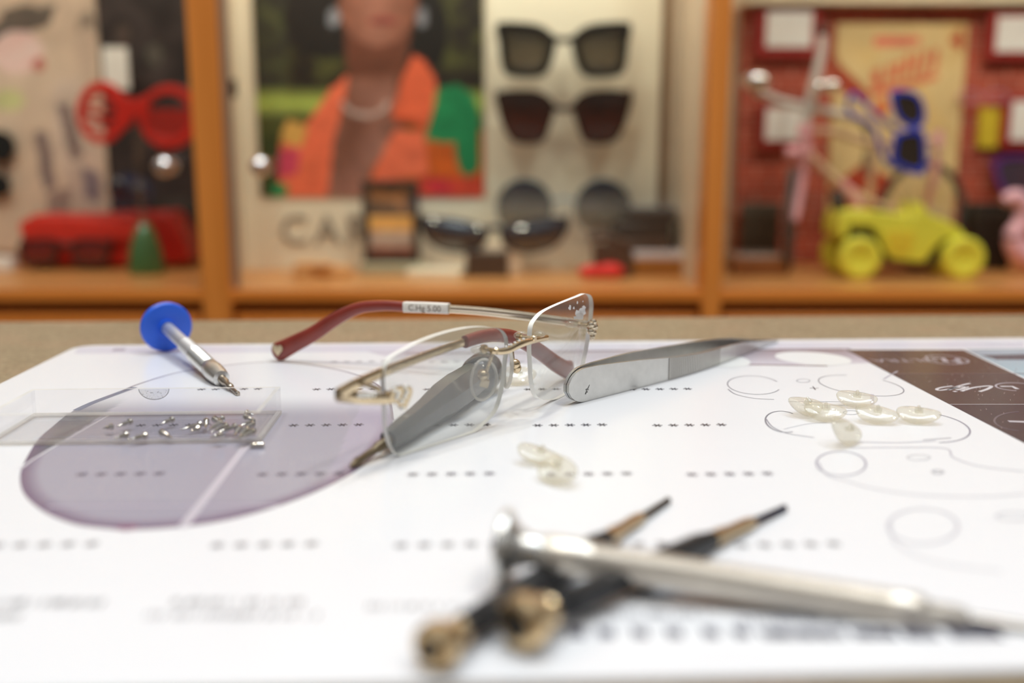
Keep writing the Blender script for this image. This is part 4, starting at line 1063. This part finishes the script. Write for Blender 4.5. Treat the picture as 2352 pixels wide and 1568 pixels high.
b = MB(); b.lathe((gp.x, gY+14, SZ), (0, 0, 1), [(0, .5), (0, 19), (4, 19.5), (16, 18.4), (28, 16), (40, 12.4), (49, 8.6), (54, 5), (56, 1.5), (56.3, .3)], 36); b.build('cone', M('green_glass', bc((54, 84, 42)), .2, 0, .15, coat=.6), st)
b = MB(); b.tube([(gp.x, gY+14, SZ+52), (gp.x-4, gY+18, SZ+90), tuple(ony(318, 300, RY+5))], 2.2, 12, sm=4); b.build('stem', GLASS('clear_rod', (.85, .82, .76), .05, .12, (.7, .6, .5)), st)
# red bag and dark spectacles in front of it
bY = 1104.0
rb = root('red_bag', 'red leather bag lying on the left cabinet shelf', 'bag', (ony(240, 600, bY+30).x, bY+40, SZ))
b = MB(); body = PX([(48, 520), (70, 492), (180, 492), (300, 488), (390, 486), (420, 540), (436, 605), (300, 612), (160, 612), (40, 612)], bY+12); body = [V((p.x, p.y, max(p.z, SZ+.3))) for p in body]
b.prism(body, (0, 50, 0)); b.build('body', M('red_leather', bc((150, 22, 14)), .38, 0, .12, 40), rb, bevel=5)
b = MB(); fl = PX([(52, 505), (150, 500), (245, 506), (310, 512), (300, 548), (200, 560), (80, 556), (50, 540)], bY+8); b.prism(smooth_path(fl, 3, True), (0, 5, 0)); b.build('flap', M('red_leather_flap', bc((178, 40, 28)), .35, 0, .08, 40), rb, bevel=1.5)
eY = bY-4
eyewear('sunglasses', 'dark rectangular spectacles lying in front of the red bag', 148, [(46, 556), (120, 550), (134, 566), (130, 600), (110, 611), (60, 611), (48, 595)], eY, M('black_brown_frame', bc((36, 22, 18)), .3), M('dark_wine_lens', bc((88, 28, 22)), .1, 0, .1), 4, [(132, 566), (148, 562), (164, 566)], 5, None, False, 12)
b = MB(); q = ony(8, 588, bY); b.box((q.x-12, bY+6, SZ+8), (42, 18, 15)); tag(b.build('white_box', M('white_box_card', bc((196, 184, 160)), .6), bevel=1), 'small white box at the left edge of the shelf', 'box')
dl = M('black_lens', (.02, .022, .024), .12, 0, .1)
# round dark sunglasses hung sideways at the left edge
hs = root('round_sunglasses', 'dark round sunglasses hung upright at the left edge of the print', 'sunglasses', tuple(ony(5, 450, LY-14)))
b = MB()
for (x, y, rr_) in ((-2, 336, 36), (-4, 426, 27)):
    c = ony(x, y, LY-14); b.lathe(c, (0, 1, 0), [(0, .2), (0, rr_*.46*1.02), (1.5, rr_*.5), (3, rr_*.5), (3, .2)], 36); 
b.build('lens', dl, hs)
b = MB(); b.tube(PX([(6, 368), (10, 385), (6, 402)], LY-12), 1.6, 10, sm=4); b.tube([ony(-14, 330, LY-12), ony(-14, 330, LY-4)], 1.6, 8); b.build('bridge', blackf, hs)
bs = root('sunglasses', 'small dark blue sunglasses against the dark panel below the red glasses', 'sunglasses', tuple(ony(290, 470, LY-14)))
b = MB()
for (x, y) in ((270, 432), (318, 445)):
    c = ony(x, y, LY-16); b.ball(c, (12, 4, 12), 20)
b.build('lens', M('dark_blue_lens', (.02, .022, .045), .08, 0, .1, spec=1, coat=1), bs)
b = MB(); b.tube(PX([(284, 430), (295, 428), (306, 436)], LY-15), 1.2, 8, sm=3); b.tube([ony(256, 432, LY-15), ony(256, 432, LY-3)], 1.2, 8); b.build('frame', blackf, bs)

# ---------- right compartment
BY = 1190.0
brick = BRICK('painted_red_brick', bc((146, 56, 32)), bc((120, 40, 22)), bc((160, 94, 70)))
x0, x1 = ony(1695, 300, BY).x, ony(2700, 300, BY).x; zt = ony(2000, 14, BY).z
b = MB(); b.box2((x0, BY, SZ), (x1, BY+10, zt)); tag(b.build('brick_backdrop', brick), 'red brick-pattern backdrop in the right cabinet', 'backdrop')
b = MB(); b.box2((x0, BY-22, zt+.2), (x1, BY+10, zt+6)); tag(b.build('cream_ledge', M('cream_ledge_paint', bc((196, 176, 138)), .4)), 'cream ledge along the top of the brick backdrop', 'ledge')
crm = (182, 152, 98)
def crf(x, y):
    c = mixc(crm, (178, 140, 78), max(0, noise.noise(V((x*.012, y*.012, 5)))))
    return c
polys = [([(2008, 82), (2114, 82), (2114, 104), (2008, 106)], (188, 98, 72)), ([(1905, 100), (1930, 150), (2000, 214), (1995, 240), (1905, 200)], (140, 52, 30)), ([(2180, 96), (2210, 60), (2210, 120)], (150, 50, 28)),
         ([(1905, 430), (1990, 370), (2060, 420), (1990, 520), (1905, 520)], (150, 54, 30)), ([(2000, 250), (2030, 215), (2045, 250), (2020, 280)], (182, 96, 50))]
for (x, y, w, h, sl) in ((2002, 160, 22, 52, .1), (2032, 150, 14, 44, .3), (2052, 142, 14, 42, .3), (2072, 128, 14, 50, .3), (2092, 122, 12, 54, .3), (2112, 118, 12, 56, .3), (2136, 114, 14, 52, .25)):
    polys.append(([(x, y+h), (x+h*sl*.6, y), (x+w+h*sl*.6, y-3), (x+w, y+h-4)], (176, 84, 52)))
polys.append(([(2000, 205), (2150, 168), (2158, 180), (2004, 222)], (178, 88, 56)))
po = paint('cream_poster', 1910, 54, 2206, 520, BY-4, 2.2, layers(crf, polys, .06, .02), printmat, None, 2.5)
tag(po, 'cream poster with red brush script on the red brick backdrop', 'poster')
cardw = M('white_price_card', bc((192, 182, 164)), .6); rfm = M('dark_red_card_frame', bc((126, 24, 18)), .5)
def framed(xa, ya, xb, yb, m, Y, lab, frame=True):
    a, c = ony(xa, ya, Y), ony(xb, yb, Y); r = root('framed_card', lab, 'card', ((a.x+c.x)/2, Y, c.z), 'white cards in red frames')
    b = MB(); b.box2((a.x, Y-2.0, c.z), (c.x, Y, a.z)); b.build('card', cardw, r)
    b = MB(); b.box2((a.x-m[0]*.46, Y, c.z-m[3]*.46), (c.x+m[2]*.46, Y+5.5, a.z+m[1]*.46)); b.build('frame', rfm, r, bevel=1)
framed(1762, 27, 1862, 108, (24, 14, 24, 24), BY-12, 'white card in red frame, upper left of the brick backdrop')
framed(1760, 248, 1848, 322, (14, 20, 6, 20), BY-12, 'white card in red frame, behind the toy bicycle handlebar')
framed(2292, 38, 2400, 118, (20, 16, 20, 20), BY-12, 'white card in red frame, upper right corner')
framed(2326, 232, 2420, 322, (22, 18, 20, 20), BY-12, 'white card in red frame, lower right beside the yellow strip')
b = MB(); a, c = ony(2252, 246, BY-6), ony(2290, 340, BY-6); b.box2((a.x, BY-8, c.z), (c.x, BY-.2, a.z)); tag(b.build('yellow_strip', M('mustard_strip', bc((170, 142, 30)), .5), bevel=1), 'mustard yellow strip on the bricks right of the cream poster', 'strip')
# toy bicycle (white and pink)
bkY = 1100.0
bike = root('toy_bicycle', 'white and pink toy bicycle with dark tyres behind the yellow toy car', 'bicycle', (ony(1960, 560, bkY).x, bkY, SZ))
pinkm = M('pink_paint', bc((206, 132, 124)), .4); whm = M('white_bike_paint', bc((174, 160, 140)), .35); tyre = M('dark_tyre', bc((52, 47, 40)), .6); wirem = M('wheel_wire', bc((120, 112, 98)), .35, .8)
def wheel(px, py, ryp, yaw, Y):
    R = ryp*Y/2300; c = ony(px, py, Y); c = V((c.x, Y, SZ+R+4.1)); axw = V((math.sin(yaw), -math.cos(yaw), 0)); b = MB(); b.torus(c, axw, R, 3.9, 48, 10); o = b.build('wheel', tyre, bike)
    b = MB(); A, B = frame_from(axw)
    for i in range(12):
        q = 2*math.pi*i/12; b.tube([c, c+(A*math.cos(q)+B*math.sin(q))*(R-2.5)], .5, 6)
    b.ball(c, 3.0, 10); b.build('spokes', wirem, o)
    return c
w1 = wheel(1815, 500, 112, math.radians(72), bkY-12); w2 = wheel(2116, 500, 116, math.radians(18), bkY+18)
P = lambda x, y, Y=bkY: ony(x, y, Y)
b = MB(); b.tube([w1+V((4, -4, 0)), P(1840, 420), P(1848, 350)], [4.0, 5, 6], 12, sm=5); b.tube([P(1848, 360), P(1846, 320), P(1850, 285)], [8, 9, 6.5], 12, sm=4); b.tube([P(1806, 352), P(1850, 345)], [7, 6], 10); b.build('fork', pinkm, bike)
b = MB(); b.tube([P(1930, 418), P(1958, 448), P(1972, 475)], 5.5, 12, sm=4); b.build('crank_cover', pinkm, bike)
b = MB(); b.tube([w2+V((0, -4, 0)), P(2148, 390), P(2156, 300)], [3.6, 4.4, 5], 12, sm=4); b.build('seat_stay', pinkm, bike)
b = MB(); b.tube([P(1848, 290), P(1862, 225), P(1884, 130), P(1890, 80)], [6, 5.5, 5, 3.5], 12, sm=4); b.build('stem', whm, bike)
b = MB(); b.tube([P(1858, 352), P(1895, 390), P(1935, 425), P(1985, 455), P(2010, 470)], 4.2, 12, sm=4); b.tube([P(1868, 300), P(1920, 305), P(2010, 330), P(2150, 320)], 3.6, 12, sm=4); b.tube([P(1996, 455), P(2005, 380), P(2010, 330)], 4., 12, sm=3)
b.tube([w2, P(2060, 480), P(2005, 465)], 3.2, 10, sm=3); b.build('frame', M('beige_pink_paint', bc((178, 140, 106)), .4), bike)
b = MB(); b.tube([P(1712, 178, bkY-40), P(1735, 205, bkY-30), P(1790, 232, bkY-12), P(1862, 248), P(1930, 262, bkY), P(1966, 272, bkY-16)], 4.6, 12, sm=5); b.build('handlebar', whm, bike)
b = MB(); b.ball(P(1735, 185, bkY-44), (15, 9, 9), 18); b.ball(P(1908, 196, bkY-16), (11, 8, 7), 16); b.ball(P(1880, 200, bkY-16), (6, 6, 7), 14); b.build('lamp', chrome, bike)
b = MB(); b.ball(P(1888, 68), 6, 14); b.build('top_cap', M('dark_cap', bc((50, 36, 30)), .4), bike)
b = MB(); b.tube([P(1985, 400), P(1990, 300), P(1955, 260)], 2.6, 10, sm=4); b.build('cable', M('grey_cable', bc((96, 84, 66)), .5), bike)
# blue sunglasses hung on the bicycle
bl_ = M('blue_acetate', bc((32, 46, 130)), .2, 0, .1, coat=1)
hb = root('sunglasses', 'bright blue sunglasses with dark lenses hanging upright on the toy bicycle', 'sunglasses', tuple(ony(2090, 395, bkY-30)))
b = MB()
upper = [(2048, 212), (2075, 206), (2110, 216), (2126, 250), (2122, 286), (2095, 296), (2066, 278), (2052, 248)]; lower = [(2060, 306), (2095, 296), (2122, 302), (2130, 350), (2124, 398), (2085, 396), (2050, 372), (2052, 330)]
for pl in (upper, lower):
    o = smooth_path(PX(pl, bkY-32), 4, True); c = sum(o, V((0, 0, 0)))/len(o); i_ = [c+(p-c)*.74 for p in o]; b.ringprism(o, i_, (0, 5, 0))
    lb = MB(); lb.prism([p+V((0, 1.5, 0)) for p in i_], (0, 1.6, 0)); lb.build('lens', M('dark_brown_lens', bc((44, 34, 26)), .1, 0, .1), hb)
b.build('frame', bl_, hb, bevel=.8)
b = MB(); b.tube(PX([(2060, 300), (2010, 262), (1975, 228), (1955, 218), (1948, 245), (1962, 272)], bkY-22), 2.6, 12, sm=5); b.build('temple', bl_, hb)
b = MB(); b.tube(PX([(2056, 388), (2030, 360), (2010, 300), (1985, 276), (1960, 268)], bkY-26), 2.4, 12, sm=5); b.build('temple', bl_, hb)
# yellow toy car
YC = shelfY(642); cvt = lambda L: [(1750+x/3.907, 400+y/3.907) for x, y in L]
yel = M('yellow_plastic', bc((222, 180, 52)), .4, 0, .04); dkc = M('black_chassis', bc((40, 34, 26)), .5)
car = root('toy_car', 'yellow toy off-road car with yellow wheels on the right cabinet shelf', 'toy car', (ony(2090, 600, YC).x, YC+35, SZ))
body = cvt([(692, 570), (690, 470), (705, 400), (740, 330), (800, 318), (900, 335), (1000, 322), (1110, 340), (1250, 370), (1385, 372), (1405, 330), (1420, 262), (1450, 262), (1490, 340), (1530, 372), (1650, 410), (1770, 480), (1825, 545), (1830, 575),
            (1740, 560), (1625, 592), (1535, 680), (1480, 775), (1420, 790), (1170, 765), (1110, 690), (1050, 540), (1000, 472), (790, 466), (772, 560)])
b = MB(); b.prism(PX(body, YC+8), (0, 54, 0)); b.build('body', yel, car, bevel=2.)
b = MB(); b.prism(PX(cvt([(1120, 500), (1380, 510), (1360, 600), (1330, 700), (1180, 700), (1130, 600)]), YC+6.6), (0, 2.5, 0)); b.build('door', M('yellow_door', bc((212, 164, 42)), .4, 0, .04), car, bevel=.8)
b = MB(); b.prism(PX(cvt([(760, 470), (1000, 480), (1080, 650), (1180, 770), (1480, 790), (1560, 720), (1660, 620), (1780, 585), (1790, 640), (1600, 800), (1450, 830), (1150, 820), (1040, 690), (960, 590), (780, 590)]), YC+14), (0, 42, 0)); b.build('chassis', dkc, car)
b = MB(); q0_, q1_ = ony(*cvt([(1270, 200)])[0], YC+10), ony(*cvt([(1400, 340)])[0], YC+10)
b.sweep([ony(*cvt([(1330, 370)])[0], YC+12), ony(*cvt([(1290, 200)])[0], YC+12), ony(*cvt([(1290, 200)])[0], YC+58), ony(*cvt([(1330, 370)])[0], YC+58)], 1.6, 8)
b.sweep([ony(*cvt([(1440, 340)])[0], YC+12), ony(*cvt([(1430, 230)])[0], YC+12), ony(*cvt([(1430, 230)])[0], YC+58), ony(*cvt([(1440, 340)])[0], YC+58)], 2.0, 8); b.build('windscreen_frame', M('olive_yellow', bc((146, 126, 60)), .4), car)
b = MB(); sp = ony(*cvt([(690, 250)])[0], YC+34); b.lathe(sp-V((5, 0, 0)), (1, 0, .25), [(0, 3), (0, 11), (2, 13), (7, 13), (9, 11), (9, 3)], 26); b.tube([sp, ony(*cvt([(760, 350)])[0], YC+34)], 2.2, 8); b.build('spare_wheel', dkc, car)
for (wx, wy) in ((885, 775), (1815, 780)):
    for dy in (0, 54):
        p = ony(*cvt([(wx, wy)])[0], YC+2); Rw = p.z-SZ if dy == 0 else Rw
        Rw = 22.0; c = V((p.x, YC+dy, SZ+Rw))
        b = MB(); b.lathe(c, (0, 1, 0), [(3, .5), (3, 5), (1, 6.5), (.6, 14), (0, 15.5), (0, 19), (1.5, 21.4), (4, Rw), (12, Rw), (14.5, 21), (15, 18), (15, .5)], 40); b.build('wheel', yel, car)
# black box, pink curl, purple sunglasses, plinth at right
bY = 1112.0; a, c = ony(2243, 468, bY), ony(2326, 534, bY)
b = MB(); b.box2((a.x, bY, SZ+.2), (c.x, bY+26, a.z)); b.c = None
tag(b.build('black_box', M('black_box_card', bc((22, 17, 12)), .4), bevel=1), 'black box standing right of the toy bicycle', 'box')
pY = 1082.0; b = MB(); pk = smooth_path(PX([(2305, 462), (2330, 452), (2350, 470), (2346, 510), (2330, 540), (2340, 575), (2375, 592), (2420, 590)], pY), 6); b.sweep(pk, [(6, 6), (9, 9), (9, 9), (10, 10), (12, 12), (14, 14), (16, 16)], 18)
q = ony(2400, 600, pY); b.tube([V((q.x, pY, SZ)), V((q.x, pY, q.z))], 4, 10)
tag(b.build('pink_figurine', M('pink_gloss', bc((222, 140, 136)), .35)), 'pink curved-neck figurine at the right edge', 'figurine')
hs = root('sunglasses', 'purple framed sunglasses at the right edge above the pink figurine', 'sunglasses', tuple(ony(2330, 455, BY-20)))
pf = M('purple_acetate', bc((84, 40, 92)), .25); o = smooth_path(PX([(2284, 372), (2310, 358), (2352, 356), (2392, 366), (2400, 410), (2380, 448), (2340, 456), (2304, 440), (2288, 408)], BY-20), 4, True)
c = sum(o, V((0, 0, 0)))/len(o); i_ = [c+(p-c)*.8 for p in o]; b = MB(); b.ringprism(o, i_, (0, 5, 0)); b.tube([o[0]+V((2, 3, 0)), V((o[0].x+2, BY, o[0].z))], 2, 8); b.build('frame', pf, hs)
b = MB(); b.prism([p+V((0, 2, 0)) for p in i_], (0, 1.6, 0)); b.build('lens', M('dark_plum_lens', bc((58, 46, 52)), .1), hs)
pu = root('eyeglasses', 'thin purple-pink glasses resting against the bricks below the upper right card', 'glasses', tuple(ony(2255, 235, BY-14)))
b = MB()
for cx_ in (2228, 2290): b.tube([ony(cx_+26*math.cos(a*math.pi/12), 222+13*math.sin(a*math.pi/12), BY-14) for a in range(24)], 1.1, 8, closed=True)
b.tube(PX([(2202, 222), (2200, 218)], BY-13), 1, 8); b.tube([ony(2202, 222, BY-14), ony(2202, 222, BY-1)], 1., 8); b.tube([ony(2316, 222, BY-14), ony(2316, 222, BY-1)], 1., 8)
b.build('frame', M('mauve_wire', bc((150, 96, 104)), .35), pu)
bY = shelfY(634); x0, x1 = ony(1690, 610, bY).x, ony(1808, 610, bY).x; z1 = ony(1740, 594, bY).z
b = MB(); b.box2((x0, bY, SZ), (x1, bY+50, z1)); tag(b.build('wooden_plinth', M('brown_plinth_right', bc((112, 64, 28)), .5), bevel=1), 'brown wooden plinth right of the right post, by the bicycle wheel', 'plinth')
b = MB(); b.box2((x0+1, bY+1, z1+.1), (x1-1, bY+49, z1+4)); tag(b.build('glass_slab', M('frosted_glass_slab_small', bc((150, 126, 104)), .15, 0, .02, coat=1), bevel=1), 'frosted glass slab lying on the plinth by the bicycle wheel', 'slab')
b = MB(); q = ony(1745, 520, BY-30); a, c = ony(1712, 468, BY-30), ony(1790, 540, BY-30); b.box2((a.x, BY-30, SZ), (c.x, BY-6, a.z)); tag(b.build('dark_box', M('dark_olive_box', bc((48, 38, 26)), .5), bevel=1), 'dark box behind the bicycle front wheel', 'box')
# chrome balls added on the cream ledge to give bright round highlights
for i, (x, y) in enumerate(((1720, 8), (1850, 2), (1880, -4), (2245, 0))):
    q = ony(x, y, BY-10); b = MB(); q.z = zt+6+5.2
    b.ball(q, 5.2, 16); tag(b.build('highlight_bead', chrome), ['added highlight bead at the left end of the cream ledge', 'added highlight bead, left of the touching pair on the ledge', 'added highlight bead, right of the touching pair on the ledge', 'added highlight bead at the right on the cream ledge'][i], 'bead', 'added highlight beads on the cream ledge')

# =================================================================== LIGHT, WORLD, CAMERA
w = bpy.data.worlds.new('shop_ambience'); scn.world = w; w.use_nodes = True; nt = w.node_tree; nt.nodes.clear()
out = nt.nodes.new('ShaderNodeOutputWorld'); bg = nt.nodes.new('ShaderNodeBackground'); tc = nt.nodes.new('ShaderNodeTexCoord'); sp = nt.nodes.new('ShaderNodeSeparateXYZ'); rp = nt.nodes.new('ShaderNodeValToRGB')
mr_ = nt.nodes.new('ShaderNodeMapRange'); mr_.inputs[1].default_value = -1; mr_.inputs[2].default_value = 1
nt.links.new(tc.outputs['Generated'], sp.inputs[0]); nt.links.new(sp.outputs['Z'], mr_.inputs[0]); nt.links.new(mr_.outputs[0], rp.inputs['Fac'])
e = rp.color_ramp.elements; e[0].position = 0; e[0].color = (.12, .10, .08, 1); e[1].position = 1; e[1].color = (1, 1, 1.04, 1)
for ps, c in ((.47, (.10, .08, .06)), (.56, (.15, .125, .105)), (.66, (.40, .38, .36)), (.80, (.95, .96, 1.0))):
    k = e.new(ps); k.color = c+(1,)
bg.inputs['Strength'].default_value = .62
nt.links.new(rp.outputs['Color'], bg.inputs['Color']); nt.links.new(bg.outputs[0], out.inputs['Surface'])
def area(name, loc, tgt, size, energy, col, shape='DISK'):
    l = bpy.data.lights.new(name, 'AREA'); l.shape = shape; l.size = size; l.energy = energy; l.color = col
    o = bpy.data.objects.new(name, l); o.location = loc; COL.objects.link(o)
    o.rotation_euler = (V(tgt)-V(loc)).to_track_quat('-Z', 'Y').to_euler(); return o
area('ceiling_panel', (.2, .48, 1.9), (.0, .36, 0), .9, 18.8, (.80, .955, 1.11))
for i, (x, y, e_) in enumerate(((-.55, .25, 5), (.5, .45, 5), (-.1, .75, 5.5), (.75, -.3, 5))):
    area('downlight', (x, y, 1.7), (x*.6, y*.5+.25, 0), .11, e_*.75, (.95, .985, 1))
area('cabinet_spot', (-.3, .1, 1.25), (-.1, 1.1, .0), .14, 6.9, (1, .93, .77))
area('cabinet_spot', (.55, .0, 1.3), (.3, 1.1, .0), .14, 6.9, (1, .93, .77))
for x, w_ in ((-.5, .55), (-.04, .42), (.55, .6)):
    l = area('cabinet_fill', (x, .972, .422), (x, 1.16, 0), w_, 1.55, (1, .94, .76), 'RECTANGLE'); l.data.size_y = .025  # fill lights added under the top board to brighten the cabinet inside
cam = bpy.data.cameras.new('camera'); co = bpy.data.objects.new('camera', cam); COL.objects.link(co)
co.location = (0, 0, H*S); co.rotation_euler = (math.pi/2-TH, 0, 0)
cam.sensor_width = 36; cam.lens = 36*F/2352; cam.clip_start = .005; cam.clip_end = 50
cam.dof.use_dof = True; cam.dof.focus_distance = .322; cam.dof.aperture_fstop = cam.lens/7.1
scn.camera = co
vs_ = scn.view_settings; vs_.view_transform = 'Standard'; vs_.look = 'None'; vs_.exposure = -.62; vs_.gamma = 1; vs_.use_curve_mapping = False
scn.cycles.use_denoising = True
scn.cycles.transparent_max_bounces = 32
scn.cycles.max_bounces = 8; scn.cycles.use_adaptive_sampling = True; scn.cycles.adaptive_threshold = .02
scn.cycles.caustics_reflective = False; scn.cycles.caustics_refractive = False
